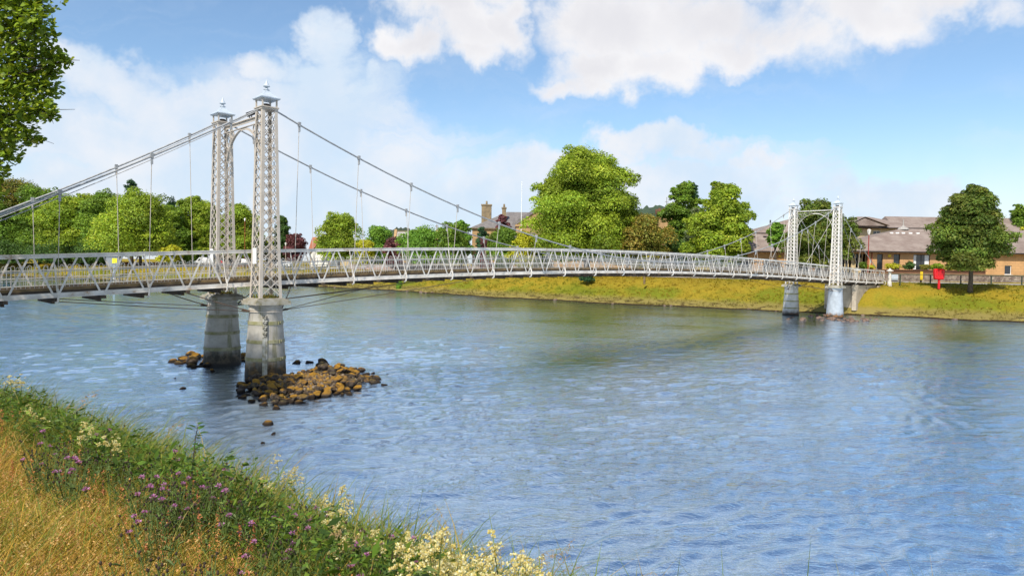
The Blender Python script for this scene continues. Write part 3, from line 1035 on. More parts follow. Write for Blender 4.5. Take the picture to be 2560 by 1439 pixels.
def leaf_cloud(cent, radii, counts, size, pal, rng, spread=0.5, flat=0.0, lobe_tone=0.28):
    """leaves scattered through lobes: returns V, F, C"""
    Vs, Cs = [], []
    P3 = np.array(PAL[pal])
    for c, r, n in zip(cent, radii, counts):
        n = int(n)
        if n < 3:
            continue
        d = rng.normal(size=(n, 3)); d /= np.linalg.norm(d, axis=1)[:, None]
        d[:, 2] = np.where((d[:, 2] < -0.45), -d[:, 2] * 0.6, d[:, 2])
        rr = 1 - np.abs(rng.normal(0, 0.20, n)) + rng.normal(0, .05, n)
        p = c + d * r * rr[:, None]
        nrm = d * 0.9 + rng.normal(0, spread, (n, 3)) + np.array([0, 0, 0.35 + flat])
        nrm /= np.linalg.norm(nrm, axis=1)[:, None]
        a = np.cross(nrm, rng.normal(size=(n, 3))); a /= np.linalg.norm(a, axis=1)[:, None]
        b = np.cross(nrm, a)
        sz = size * 0.86 * rng.uniform(0.45, 1.45, n)[:, None]
        droop = nrm * sz * -0.15
        q = np.stack([p - a * sz * .55, p - b * sz * .34 + a * sz * 0.05 + droop * 0, p + a * sz * .6 + droop, p + b * sz * .34 + a * sz * 0.05], 1)
        Vs.append(q.reshape(-1, 3))
        base = P3[rng.integers(0, 3, n)] * 0.6 + P3[rng.integers(0, 3)] * 0.4
        tone = 1.18 * (1 + rng.normal(0, lobe_tone * 0.6)) * rng.uniform(0.72, 1.28, (n, 1))
        Cs.append(np.repeat(np.clip(base * tone, 0.004, 0.5), 4, 0))
    V = np.concatenate(Vs); C = np.concatenate(Cs)
    return V, np.arange(len(V)).reshape(-1, 4), C


def envelope(kind, t):
    """crown half-width (0..1) at relative height t"""
    if kind == 'round':
        return math.sqrt(max(0, 1 - (2 * t - 0.95) ** 2 * 0.98))
    if kind == 'egg':
        return min(1.0, (t + 0.06) * 4.5) ** 0.6 * max(0.0, 1 - t ** 3.0) ** 0.58
    if kind == 'dome':
        return (0.80 + 0.2 * min(1, t * 2.5)) * max(0.0, 1 - max(0.0, (t - 0.30) / 0.70) ** 2.4) ** 0.5
    if kind == 'cone':
        return max(0.04, (1 - t)) ** 0.8 * min(1, (t + .08) * 8)
    if kind == 'column':
        return min(1.0, (t + 0.1) * 6) * max(0, 1 - t ** 4) ** .5
    return 1.0


def tree(name, label, cat, base, height, width, crown0, pal, kind='egg', lobes=34, leaf=0.34, n=15000, group=None, seed=0, lean=0.0, depth=None, trunk_r=None, lob=0.2):
    """base: ground point; crown0: height of the crown's underside above the ground"""
    rng = np.random.default_rng(seed + 100)
    base = Vector(base)
    root = thing(name, label, cat, base, 0, group)
    ch = height - crown0
    depth = depth or width
    cent, radii = [], []
    tries = 0
    while len(cent) < lobes and tries < lobes * 40:
        tries += 1
        t = rng.uniform(0.02, 0.97)
        e = envelope(kind, t)
        if rng.uniform() > e + 0.25:
            continue
        an = rng.uniform(0, 2 * np.pi)
        lr = rng.uniform(0.8, 1.3) * lob * 1.12 * width * (0.55 + 0.45 * e)
        rmax = max(0.02, e * width / 2 - lr * 0.75)
        rr = rmax * math.sqrt(rng.uniform(0.25, 1.0)) * rng.uniform(0.85, 1.12) * (1 + 0.16 * math.sin(2 * an + seed) + 0.12 * math.sin(3 * an + 5 * t + seed * 2))
        c = np.array([math.cos(an) * rr + lean * t * ch, math.sin(an) * rr * depth / width, crown0 + min(max(t * ch, lr * .55), ch - lr * .55)])
        cent.append(c)
        radii.append(np.array([lr, lr, lr * rng.uniform(0.62, 0.9)]))
    for t in np.linspace(.12, .86, 7):      # the dense heart of the crown
        e = envelope(kind, t)
        cent.append(np.array([lean * t * ch, 0, crown0 + t * ch])); radii.append(np.array([e * width * .30, e * width * .30, max(ch * .11, .05)]))
    cent, radii = np.array(cent), np.array(radii)
    # loose sprays on the outline
    k = int(lobes * 1.7)
    idx = rng.integers(0, len(cent), k)
    d = rng.normal(size=(k, 3)); d[:, 2] = np.abs(d[:, 2]) * 0.7; d /= np.linalg.norm(d, axis=1)[:, None]
    c2 = cent[idx] + d * radii[idx] * 1.02
    r2 = radii[idx] * rng.uniform(.2, .5, (k, 1))
    area = np.r_[radii[:, 0] ** 2, r2[:, 0] ** 2 * 1.1]
    cnt = 2.7 * n * area / area.sum()
    V, F, C = leaf_cloud(np.r_[cent, c2], np.r_[radii, r2], cnt, leaf, pal, rng)
    np_mesh('crown', V, F, M['leaf'], root, C)
    mb = MB()
    tr = trunk_r or 0.022 * height
    top = crown0 + ch * 0.62
    mb.tube([(0, 0, -0.3), (0.02 * width * .2, 0, crown0 * .5), (0, 0.01, crown0 + ch * .2), (lean * .4 * ch, 0, top)], [tr * 1.25, tr, tr * .8, tr * .25], 9)
    order = np.argsort(-radii[:, 0])[:9]
    for j in order:
        c = cent[j]
        z0 = crown0 + ch * rng.uniform(0.0, 0.35)
        z0 = min(z0, c[2])
        mb.tube([(0, 0, z0), (c[0] * .45, c[1] * .45, z0 + (c[2] - z0) * .6), tuple(c)], [tr * .45, tr * .28, tr * .08], 6)
    mb.build('trunk', M['bark'], root, smooth=True)
    return root


def tree_px(u, vtop, width_px, Y, pal, label, kind='egg', name='broadleaf_tree', crown0=None, **kw):
    """a tree standing at distance Y whose top shows at photo pixel (u, vtop)"""
    p = at(u, vtop, Y)
    gz = max(2.6, far_z(p.x, p.y)) if 'gz' not in kw else kw.pop('gz')
    h = p.z - gz
    w = width_px * Y / F_PX
    cat = kw.pop('cat', 'tree')
    return tree(name, label, cat, (p.x, p.y, gz), h, w, h * 0.12 if crown0 is None else crown0, pal, kind, **kw)


G_FAR = 'trees along the far side of the river'
# the row of big trees left of the near towers
row = [(-60, 470, 150, 176, 'green', 'egg'), (32, 452, 150, 186, 'olive', 'round'), (98, 462, 120, 180, 'green', 'egg'), (160, 476, 110, 172, 'lime', 'round'),
       (206, 484, 105, 180, 'lime', 'egg'), (262, 482, 110, 170, 'green', 'egg'), (350, 484, 150, 160, 'lime', 'egg'), (425, 515, 80, 176, 'green', 'round'),
       (484, 490, 90, 184, 'lime', 'egg'), (528, 512, 70, 178, 'lime', 'round'), (600, 512, 105, 176, 'lime', 'egg')]
rlab = ['green tree at the left edge of the photo, its crown cut off by the frame', 'tallest broad olive-green tree of the row behind the left end of the bridge', 'green tree crowding the olive tree behind the sloping cables',
        'yellow-green rounded tree behind the first pair of left-hand hangers', 'lime-green tree between the rounded tree and the dark full one', 'full dark-leaved tree left of the grey kiosk, rising over the railing',
        'broad layered lime-green tree directly behind the grey kiosk with the yellow panel', 'low green tree below the dark cedar top', 'tall yellow-green tree just left of the left-hand near tower', 'small yellow-green tree half hidden by the left-hand near tower',
        'lime-green tree seen through the near arch between the two towers']
for i, ((u, v, w, Y, pal, k), lb) in enumerate(zip(row, rlab)):
    tree_px(u, v, w * 1.4, Y, pal, lb, k, seed=i, n=19000, leaf=0.42, crown0=1.5, group=G_FAR, lob=0.17, lobes=44)
# low dark undergrowth closing the foot of the row
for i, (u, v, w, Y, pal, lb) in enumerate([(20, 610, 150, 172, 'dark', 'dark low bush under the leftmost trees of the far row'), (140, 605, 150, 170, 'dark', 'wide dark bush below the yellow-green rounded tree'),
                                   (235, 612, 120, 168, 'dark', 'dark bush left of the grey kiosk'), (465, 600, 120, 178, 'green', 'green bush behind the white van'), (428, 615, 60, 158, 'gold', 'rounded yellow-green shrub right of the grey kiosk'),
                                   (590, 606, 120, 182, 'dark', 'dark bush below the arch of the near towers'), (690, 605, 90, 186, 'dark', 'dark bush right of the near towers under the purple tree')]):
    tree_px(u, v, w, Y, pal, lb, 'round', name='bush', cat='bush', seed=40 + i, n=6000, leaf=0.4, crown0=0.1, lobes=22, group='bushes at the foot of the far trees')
tree_px(328, 440, 58, 205, 'conifer', 'dark conifer rising above the row of lime-green trees', 'egg', name='conifer', seed=21, n=7000, leaf=0.4, lobes=36, lob=.2, crown0=4)
tree_px(430, 484, 50, 200, 'conifer', 'flat-layered dark cedar peeping over the trees left of the near towers', 'egg', name='conifer', seed=22, n=6000, leaf=0.4, lobes=30, crown0=4)
tree_px(703, 540, 66, 178, 'dark', 'dark green tree immediately right of the near tower', 'egg', seed=23, n=9000, leaf=.38)
tree_px(738, 584, 62, 172, 'copper', 'purple-leaved tree right of the near tower, beside the street lamp', 'round', name='copper_beech', seed=24, n=8000, leaf=.36)
# middle distance
tree_px(848, 534, 132, 150, 'lime', 'round yellow-green tree standing alone right of the near towers', 'egg', seed=25, n=16000, leaf=.36, crown0=1.2, lobes=46, lob=.17)
tree_px(945, 562, 84, 150, 'bright', 'small bright green tree beside the round yellow-green one', 'egg', seed=26, n=9000, leaf=.34, crown0=.8)
tree_px(912, 596, 60, 146, 'gold', 'yellow-green low shrub at the foot of the round tree', 'round', name='bush', cat='bush', seed=27, n=4000, leaf=.3, crown0=.1, lobes=16)
tree_px(990, 592, 74, 132, 'copper', 'purple shrub in front of the church gable', 'round', name='copper_shrub', cat='shrub', seed=28, n=6000, leaf=.28, crown0=.2, lobes=20)
tree_px(1058, 570, 124, 128, 'bright', 'fresh green rounded tree in front of the church roof', 'round', seed=29, n=11000, leaf=.3, crown0=.8)
tree_px(1126, 556, 96, 124, 'green', 'green tree between the church and the sandstone building', 'egg', seed=30, n=9000, leaf=.3)
tree_px(1154, 548, 66, 128, 'bright', 'taller green tree touching the left corner of the sandstone building', 'egg', seed=31, n=9000, leaf=.3)
tree_px(1205, 566, 38, 112, 'conifer', 'small dark cypress in front of the sandstone wall', 'column', name='conifer', seed=32, n=4500, leaf=.22, lobes=24)
tree_px(1256, 534, 58, 118, 'copper', 'spiky purple tree in front of the sandstone building', 'egg', name='copper_beech', seed=33, n=6000, leaf=.28, lobes=40, lob=.14)
tree_px(1214, 596, 48, 110, 'copper', 'low purple shrub beneath the cypress', 'round', name='copper_shrub', cat='shrub', seed=34, n=4000, leaf=.26, crown0=.2, lobes=14)
tree_px(1260, 568, 94, 106, 'green', 'weeping green tree below the spiky purple one', 'round', seed=35, n=9000, leaf=.26, crown0=.5)
tree_px(1312, 580, 96, 104, 'gold', 'bright yellow shrub left of the great tree', 'round', name='bush', cat='bush', seed=36, n=7000, leaf=.25, crown0=.2, lobes=24)
tree_px(1360, 608, 90, 104, 'green', 'green bush at the left foot of the great tree', 'round', name='bush', cat='bush', seed=361, n=5000, leaf=.25, crown0=.1, lobes=18)
big = tree_px(1472, 380, 300, 100, 'lime', 'great broad yellow-green tree, the largest in the photo, behind the middle of the bridge', 'dome', name='great_sycamore', seed=37, n=80000, leaf=.29, crown0=1.4, lobes=84, lob=.14, trunk_r=.5)
tree_px(1622, 538, 140, 97, 'olive', 'low olive-brown tree right of the great tree', 'round', seed=38, n=12000, leaf=.27, crown0=.8)
tree_px(1572, 520, 90, 106, 'green', 'green tree tucked behind the right side of the great tree', 'egg', seed=381, n=8000, leaf=.3, crown0=1)
tree_px(1712, 456, 128, 108, 'green', 'tall feathery dark green tree with pointed tips', 'egg', seed=39, n=18000, leaf=.3, lobes=70, lob=.12, crown0=1.5)
tree_px(1736, 458, 46, 109, 'conifer', 'pair of pointed fir tips behind the feathery tree', 'cone', name='conifer', seed=391, n=7000, leaf=.28, lobes=60, lob=.26)
tree_px(1738, 520, 58, 101, 'sage', 'grey-green willowy tree between the feathery tree and the round one', 'egg', seed=392, n=7000, leaf=.26)
tree_px(1802, 458, 172, 95, 'lime', 'large rounded lime-green tree left of the far towers', 'egg', seed=40, n=28000, leaf=.33, crown0=1.2, lobes=64, lob=.15)
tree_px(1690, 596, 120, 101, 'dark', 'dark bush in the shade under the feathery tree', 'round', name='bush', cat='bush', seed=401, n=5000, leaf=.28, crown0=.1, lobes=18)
tree_px(2050, 502, 176, 84, 'maple', 'brown-tinged dense tree between the two far towers', 'egg', seed=41, n=20000, leaf=.27, crown0=1.0, lobes=56, lob=.15)
tree_px(1940, 556, 46, 92, 'bright', 'small bright green treetop above the low roof left of the far towers', 'round', seed=42, n=3500, leaf=.24, crown0=4)
tree_px(2434, 470, 200, 67.5, 'maple', 'dense maple with a clean straight trunk standing on the bank right of the red housing', 'egg', name='bank_maple', seed=43, n=30000, leaf=.24, crown0=1.55, gz=2.58, lobes=74, lob=.135, trunk_r=.2)
tree_px(2552, 512, 70, 118, 'green', 'dark green tree peeping out behind the maple at the right edge', 'round', seed=44, n=6000, leaf=.3, crown0=2)
tree_px(2562, 566, 44, 110, 'gold', 'yellow-green shrub at the right edge behind the maple', 'round', name='bush', cat='bush', seed=45, n=3000, leaf=.28, crown0=3, lobes=14)
# tufts on the bank itself
tree_px(997, 700, 20, 112.5, 'bright', 'upright green tuft of reeds at the water edge below the bridge', 'column', name='reed_tuft', cat='plant', seed=46, n=1500, leaf=.22, lobes=10, crown0=.05, gz=0.1)
tree_px(1468, 684, 44, 90, 'conifer', 'dark green bush on the bank top directly under the bridge deck', 'round', name='bush', cat='bush', seed=47, n=1800, leaf=.2, lobes=10, crown0=.02, gz=2.3)

# the overhanging tree at the upper left, close to the camera
def near_tree():
    rng = np.random.default_rng(77)
    Yd = 15.5
    root = thing('overhanging_lime_tree', 'leafy lime tree overhanging the upper left corner, close to the camera', 'tree', (-14.6, 15.8, 2.3))
    cent, radii = [], []
    for (u, v, ru, rv, dy) in [(40, 40, 75, 60, 0), (-60, 20, 120, 90, .4), (90, 70, 40, 50, -.3), (60, 140, 80, 60, .2), (140, 148, 34, 28, 0), (165, 150, 18, 12, 0), (-60, 160, 130, 110, .5), (30, 230, 85, 60, 0), (110, 215, 42, 38, .3),
                              (0, 310, 80, 55, .2), (90, 275, 50, 30, -.2), (125, 285, 22, 18, 0), (-70, 330, 110, 110, .6), (60, 340, 42, 26, 0), (95, 345, 16, 10, 0), (15, 385, 32, 26, .1), (2, 425, 16, 18, 0), (-90, 450, 90, 70, .5), (20, -40, 120, 60, .3), (-120, -100, 160, 130, .8), (100, 10, 22, 24, 0), (132, 185, 22, 18, .2)]:
        p = at(u, v, Yd + dy)
        cent.append(np.array([p.x + 14.6, p.y - 15.8, p.z - 2.3]))
        radii.append(np.array([ru * Yd / F_PX, max(ru, rv) * Yd / F_PX, rv * Yd / F_PX]))
    # the rest of the crown, out of the frame
    for k in range(26):
        an = rng.uniform(0, 6.28)
        rr = rng.uniform(0.5, 3.0)
        cent.append(np.array([-1.6 + math.cos(an) * rr, 0.5 + math.sin(an) * rr * 1.1, rng.uniform(4.0, 10.5)]))
        radii.append(np.array([1.1, 1.1, .9]))
    radii = np.array(radii)
    cent = np.array(cent)
    area = radii[:, 0] * radii[:, 2]
    cnt = np.r_[area[:22] * 1700, area[22:] * 300]
    # leaves hang as separate facets filling the lobes
    Vs, Cs = [], []
    P3 = np.array(PAL['green'][2:] * 2 + PAL['lime'] + PAL['lime'][:1])
    for c, r, n in zip(cent, radii, cnt):
        n = int(max(n, 10))
        d = rng.normal(size=(n, 3)); d /= np.linalg.norm(d, axis=1)[:, None]
        p = c + d * r * (rng.uniform(0, 1, n) ** 0.5)[:, None] * 1.12
        nrm = np.array([-.25, -.35, .8]) + rng.normal(0, .55, (n, 3)); nrm /= np.linalg.norm(nrm, axis=1)[:, None]
        a = np.cross(nrm, rng.normal(size=(n, 3))); a /= np.linalg.norm(a, axis=1)[:, None]
        b = np.cross(nrm, a)
        s = rng.uniform(.075, .14, n)[:, None]
        for seq in ([(-.5, 0), (-.2, -.42), (.25, -.38), (.62, 0)], [(-.5, 0), (.62, 0), (.25, .38), (-.2, .42)]):
            fold = .12
            Vs.append(np.stack([p + a * s * x + b * s * y + nrm * s * fold * abs(y) * 2 for x, y in seq], 1).reshape(-1, 3))
            Cs.append(None)
        col = np.clip(P3[rng.integers(0, 6, n)] * rng.uniform(.7, 1.25, (n, 1)), .004, .5)
        Cs[-1] = np.repeat(col, 4, 0); Cs[-2] = np.repeat(col, 4, 0)
    V = np.concatenate(Vs); C = np.concatenate(Cs)
    np_mesh('crown', V, np.arange(len(V)).reshape(-1, 4), M['leaf'], root, C)
    mb = MB()
    mb.tube([(0, 0, -.4), (.1, 0, 2), (-.1, .1, 5), (-.5, .3, 10)], [.32, .26, .2, .06], 10)
    for j in range(0, 22):
        c = cent[j]
        z0 = min(c[2] - .2, 2.2 + 0.28 * j)
        mb.tube([(-.05, .05, z0), (c[0] * .4, c[1] * .4, z0 + (c[2] - z0) * .65), tuple(c)], [.07, .04, .012], 5)
        for k in range(4):
            e = c + rng.normal(0, .6, 3) * radii[j]
            mb.tube([tuple(c), tuple(e)], [.012, .004], 4)
    mb.build('trunk', M['bark'], root, smooth=True)

near_tree()

# distant wooded hills
def hill(name, u0, u1, vtop, Y, col, seed):
    rng = np.random.default_rng(seed)
    n = 60
    V, F = [], []
    for i in range(n + 1):
        f = i / n
        u = u0 + (u1 - u0) * f
        e = math.sin(math.pi * f) ** 0.8
        p0 = at(u, 672, Y); p1 = at(u, vtop, Y)
        hgt = (p1.z - 3) * e + rng.normal(0, 1.1) * (Y / 900) + 0.5
        for k, (yy, zz) in enumerate(((-120, 0), (-60, .55), (0, 1), (60, .6), (140, 0))):
            V.append((p0.x, Y + yy, 6 + hgt * zz))
        if i:
            o = (i - 1) * 5
            for k in range(4):
                F.append((o + k, o + k + 5, o + k + 6, o + k + 1))
    m = mat(name + '_cover', col, .9, tuple(c * .55 for c in col), .05, .8, bump=1.0, bscale=.1)
    o = np_mesh('hills', np.array(V), np.array(F), m)
    tag(o, kind='structure')

hill('hill_a', 1500, 2020, 553, 900, (0.03, 0.075, 0.07), 1)  # blue-green of distance haze is put into the colour
hill('hill_b', 1480, 1790, 524, 620, (0.06, 0.10, 0.05), 2)  # colour lightened to carry some haze
hill('hill_c', 900, 1110, 578, 700, (0.06, 0.085, 0.04), 3)


# ================================================================== BUILDINGS
def brick_mat(name, c1, c2, mortar, scale=1.0, bw=0.45, bh=0.2):
    m = bpy.data.materials.new(name)
    m.use_nodes = True
    T = NT(m.node_tree)
    vec = T.n('ShaderNodeTexCoord').outputs['Object']
    s = T.n('ShaderNodeSeparateXYZ', {0: vec})
    v2 = T.n('ShaderNodeCombineXYZ', {0: T.math('ADD', s.outputs[0], s.outputs[1]), 1: s.outputs[2], 2: 0.0}).outputs[0]
    b = T.n('ShaderNodeTexBrick', {'Vector': v2, 'Color1': tuple(c1) + (1,), 'Color2': tuple(c2) + (1,), 'Mortar': tuple(mortar) + (1,), 'Scale': scale, 'Mortar Size': 0.012, 'Brick Width': bw, 'Row Height': bh})
    col = T.mix(T.math('MULTIPLY', T.smooth(T.noise(vec, .8, 6.0, .6), .4, .7), .5), b.outputs[0], tuple(c * .6 for c in c1))
    bs = T.n('ShaderNodeBsdfPrincipled', {'Base Color': col, 'Roughness': .85, 'Specular IOR Level': .2})
    bp = T.n('ShaderNodeBump', {'Strength': .4, 'Distance': .02, 'Height': b.outputs[1]})
    bp.invert = True
    T.link(bp.outputs[0], bs.inputs['Normal'])
    T.n('ShaderNodeOutputMaterial', {'Surface': bs.outputs[0]})
    return m


M['block'] = brick_mat('orange_blockwork', (0.58, 0.34, 0.155), (0.52, 0.30, 0.14), (0.34, 0.22, 0.12), bw=.7, bh=.35)
M['brick_wall'] = brick_mat('red_brown_brick', (0.20, 0.10, 0.055), (0.16, 0.08, 0.05), (0.12, 0.07, 0.05))
M['sandstone'] = brick_mat('sandstone', (0.46, 0.30, 0.14), (0.38, 0.24, 0.12), (0.28, 0.19, 0.10), bw=.9, bh=.4)
M['rubble'] = mat('rubble_stone', (0.26, 0.21, 0.17), .9, (0.14, 0.10, 0.085), 2.2, 1.0, bump=.7, bscale=4, spots=(0.36, 0.31, 0.26), sscale=3.0, slo=.55, shi=.62)
M['pink_wall'] = mat('pinkish_wall', (0.38, 0.27, 0.22), .85, (0.26, 0.2, 0.17), 1.0, .8)
M['cream'] = mat('cream_render', (0.56, 0.44, 0.25), .8, (0.50, 0.40, 0.23), 1.0, .5)
M['slate'] = mat('grey_slate', (0.20, 0.18, 0.165), .7, (0.14, 0.125, 0.12), 1.5, .8, bump=.3, bscale=6)
M['pale_slate'] = mat('pale_slate', (0.40, 0.37, 0.33), .7, (0.30, 0.28, 0.26), 1.2, .8, bump=.3, bscale=6)
M['fascia'] = mat('dark_fascia', (0.03, 0.022, 0.02), .6)
M['chimney'] = mat('old_stone', (0.27, 0.2, 0.11), .9, (0.17, 0.13, 0.08), 1.5, .8, bump=.4)


def roof_mat():
    m = bpy.data.materials.new('concrete_tiles')
    m.use_nodes = True
    T = NT(m.node_tree)
    vec = T.n('ShaderNodeTexCoord').outputs['Object']
    n = T.noise(vec, .7, 7.0, .65)
    n2 = T.noise(T.n('ShaderNodeMapping', {'Vector': vec, 'Scale': (1.0, 3.0, 3.0)}).outputs[0], 2.5, 5.0, .6)
    col = T.mix(T.smooth(n, .35, .7), (0.205, 0.155, 0.13), (0.295, 0.24, 0.205))
    col = T.mix(T.math('MULTIPLY', T.smooth(n2, .5, .7), .5), col, (0.13, 0.10, 0.085))
    wv = T.n('ShaderNodeTexWave', {'Vector': vec, 'Scale': 1.6, 'Distortion': .4}, wave_type='BANDS', bands_direction='Z').outputs[1]
    bs = T.n('ShaderNodeBsdfPrincipled', {'Base Color': col, 'Roughness': .8, 'Specular IOR Level': .2})
    b = T.n('ShaderNodeBump', {'Strength': .5, 'Distance': .04, 'Height': wv})
    T.link(b.outputs[0], bs.inputs['Normal'])
    T.n('ShaderNodeOutputMaterial', {'Surface': bs.outputs[0]})
    return m

M['tiles'] = roof_mat()


def facade(x0, x1, z0, z1, holes, y0=0.0, th=0.3):
    """a wall along x with real openings; holes = (xa, xb, za, zb)"""
    mb = MB()
    xs = sorted({x0, x1, *[h[0] for h in holes], *[h[1] for h in holes]})
    zs = sorted({z0, z1, *[h[2] for h in holes], *[h[3] for h in holes]})
    for xa, xb in zip(xs[:-1], xs[1:]):
        for za, zb_ in zip(zs[:-1], zs[1:]):
            cx, cz = (xa + xb) / 2, (za + zb_) / 2
            if any(h[0] < cx < h[1] and h[2] < cz < h[3] for h in holes):
                continue
            mb.box(xa, xb, y0, y0 + th, za, zb_)
    return mb


def window(par, h, y0, fm, gm, bars=(1, 1), sill=None, curtain=False):
    xa, xb, za, zb_ = h
    mb = MB()
    f = .07
    y = y0 + .1
    mb.box(xa, xa + f, y, y + .08, za, zb_); mb.box(xb - f, xb, y, y + .08, za, zb_)
    mb.box(xa + f, xb - f, y, y + .08, za, za + f); mb.box(xa + f, xb - f, y, y + .08, zb_ - f, zb_)
    nx, nz = bars
    for i in range(1, nx):
        c = xa + (xb - xa) * i / nx
        mb.box(c - .025, c + .025, y + .01, y + .07, za + f, zb_ - f)
    for i in range(1, nz):
        c = za + (zb_ - za) * i / nz
        mb.box(xa + f, xb - f, y + .015, y + .065, c - .02, c + .02)
    w = mb.build('window', fm, par)
    mb = MB(); mb.box(xa + .01, xb - .01, y + .045, y + .06, za + .01, zb_ - .01)
    mb.build('pane', gm, w)
    if sill:
        mb = MB(); mb.box(xa - .1, xb + .1, y0 - .1, y0 + .09, za - .12, za - .002)
        mb.build('sill', sill, w)
    if curtain:
        mb = MB()
        for a, b in ((xa + f, xa + f + .35), (xb - f - .55, xb - f)):
            k = 8
            vs = []
            for i in range(k + 1):
                x = a + (b - a) * i / k
                yy = y + .022 + .018 * (i % 2)
                vs += [(x, yy, za + f), (x, yy, zb_ - f)]
            mb.add(vs, [(2 * i, 2 * i + 2, 2 * i + 3, 2 * i + 1) for i in range(k)])
        mb.build('curtain', M['white'], w)
    return w


def hip_roof(x0, x1, y0, y1, ze, zr, hl, hr, ov=.5, fascia=.16):
    """hipped roof slab; hl / hr are the horizontal lengths of the end hips (0 = gable)"""
    mb = MB()
    ym = (y0 + y1) / 2
    a, b, c, d = (x0 - ov, y0 - ov, ze), (x1 + ov, y0 - ov, ze), (x1 + ov, y1 + ov, ze), (x0 - ov, y1 + ov, ze)
    e, f = (x0 - ov + hl, ym, zr), (x1 + ov - hr, ym, zr)
    lo = [(p[0], p[1], p[2] - fascia) for p in (a, b, c, d)]
    mb.add([a, b, c, d, e, f] + lo, [(0, 1, 5, 4), (2, 3, 4, 5), (1, 2, 5), (3, 0, 4), (9, 8, 7, 6)])
    fb = MB()
    fb.add([(p[0] * 1.0, p[1], p[2] - .003) for p in (a, b, c, d)] + lo, [(4, 5, 1, 0), (5, 6, 2, 1), (6, 7, 3, 2), (7, 4, 0, 3)])
    return mb, fb


# --- the low modern care building on the right
cb = thing('low_care_building', 'low orange-block building with a wide brown tiled roof, right of the far towers', 'building', (44.0, 92.0, 3.7))
H = [(3.6, 4.35, .7, 2.75), (5.75, 6.6, .7, 2.75), (8.35, 10.5, .75, 2.75), (20.3, 21.2, .3, 1.5), (-1.4, 2.4, .0, 2.75)]
facade(-2.0, 40, -.8, 3.1, H).build('wall', M['block'], cb)
mb = MB(); mb.box(-2.0, -1.7, .302, 12, -.8, 3.1); mb.box(39.7, 40, .302, 12, -.8, 3.1); mb.box(-1.7, 39.7, 11.7, 12, -.8, 3.1)
mb.build('rear_wall', M['block'], cb)
for h in H[:2]:
    window(cb, h, 0, M['fascia'], M['glass'])
window(cb, H[2], 0, M['fascia'], M['glass'], (2, 1), curtain=True)
window(cb, H[3], 0, M['white'], M['glass'], (1, 1), sill=M['white'])
mb = MB()
for i in range(9):
    x = -1.3 + i * .45
    mb.box(x, x + .12, .5, .56, .0, 2.74)
for a, b in ((-1.0, -.6), (.5, 1.0), (1.45, 1.9)):
    mb.box(a, b, .62, .66, .0, 2.2)
g = mb.build('entrance_screen', M['cream'], cb)
mb = MB(); mb.box(-1.4, 2.4, 1.2, 1.3, 0, 2.75); mb.build('dark_doors', M['glass'], g)
rf, fb = hip_roof(-2.6, 40.4, 0, 12, 3.12, 6.45, 13.2, 5.0, .7)
r = rf.build('roof', M['tiles'], cb); fb.build('fascia', M['fascia'], r)
for i, x in enumerate((7.6, 8.4, 9.2, 10.2, 11.2, 13.2, 15.8)):
    mb = MB(); mb.box(x, x + .42, 4.45, 4.85, 5.55, 5.85); mb.build('roof_vent', M['white'] if i < 5 else M['fascia'], r)
mb = MB(); mb.lathe([(.75, 6.3), (.55, 6.62), (.2, 6.75), (.15, 6.9)], (10.2, 6), 10); mb.tube([(10.2, 6, 6.9), (10.2, 6, 7.8)], [.09, .06], 6)
mb.build('roof_cowl', M['pale_slate'], r)
mb = MB(); mb.box(5.0, 5.35, -.15, -.003, 2.35, 2.7); mb.build('alarm_box', M['yellow'], cb)
mb = MB(); mb.tube([(2.9, -.06, -.7), (2.9, -.06, 2.9)], .045, 6); mb.build('downpipe', M['red_dark'], cb)

# --- left low wing
lw = thing('low_care_wing', 'low orange-block wing with a brown tiled roof, left of the far towers', 'building', (30.2, 96.0, 3.7))
H = [(1.0, 2.2, .3, 1.9), (4.0, 4.9, .2, 2.0), (7.2, 10.8, 0, 2.4)]
facade(-1, 11, -.8, 3.0, H).build('wall', M['block'], lw)
mb = MB(); mb.box(-1, -.7, .302, 8, -.8, 3.0); mb.box(10.7, 11, .302, 8, -.8, 3.0); mb.box(-.7, 10.7, 7.7, 8, -.8, 3); mb.build('rear_wall', M['block'], lw)
for h in H[:2]:
    window(lw, h, 0, M['fascia'], M['glass'])
mb = MB(); mb.box(7.2, 10.8, 1.4, 1.5, 0, 2.4); mb.build('dark_porch', M['fascia'], lw)
mb = MB(); mb.box(6.0, 6.35, -.15, -.003, 2.2, 2.5); mb.build('alarm_box', M['yellow'], lw)
rf, fb = hip_roof(-1.2, 11.2, 0, 8, 3.02, 5.55, 4.6, 1.5, .7)
r = rf.build('roof', M['tiles'], lw); fb.build('fascia', M['fascia'], r)
for x in (2.6, 3.4, 5.0, 6.8):
    mb = MB(); mb.box(x, x + .4, 2.9, 3.3, 4.95, 5.2); mb.build('roof_vent', M['fascia'], r)

# --- cream house behind the left wing
ch_ = thing('cream_gabled_house', 'cream house with a sloping brown roof behind the low wing left of the far towers', 'house', (39.5, 116.0, 3.6))
H = [(2.6, 4.0, 5.0, 6.3), (6.4, 7.2, 5.2, 6.3)]
facade(0, 12, -.5, 6.6, H).build('wall', M['cream'], ch_)
mb = MB(); mb.box(0, .3, .302, 9, -.5, 6.6); mb.box(11.7, 12, .302, 9, -.5, 6.6); mb.box(.3, 11.7, 8.7, 9, -.5, 6.6); mb.build('rear_wall', M['cream'], ch_)
for h in H:
    window(ch_, h, 0, M['white'], M['glass'], (2, 1))
rf, fb = hip_roof(0, 14, 0, 9, 6.62, 9.5, 9.0, 2.0, .6)
r = rf.build('roof', M['tiles'], ch_); fb.build('fascia', M['fascia'], r)
mb = MB(); mb.tube([(3.6, 2.2, 7.6), (3.6, 2.2, 8.9)], .12, 6); mb.build('flue', M['fascia'], r)

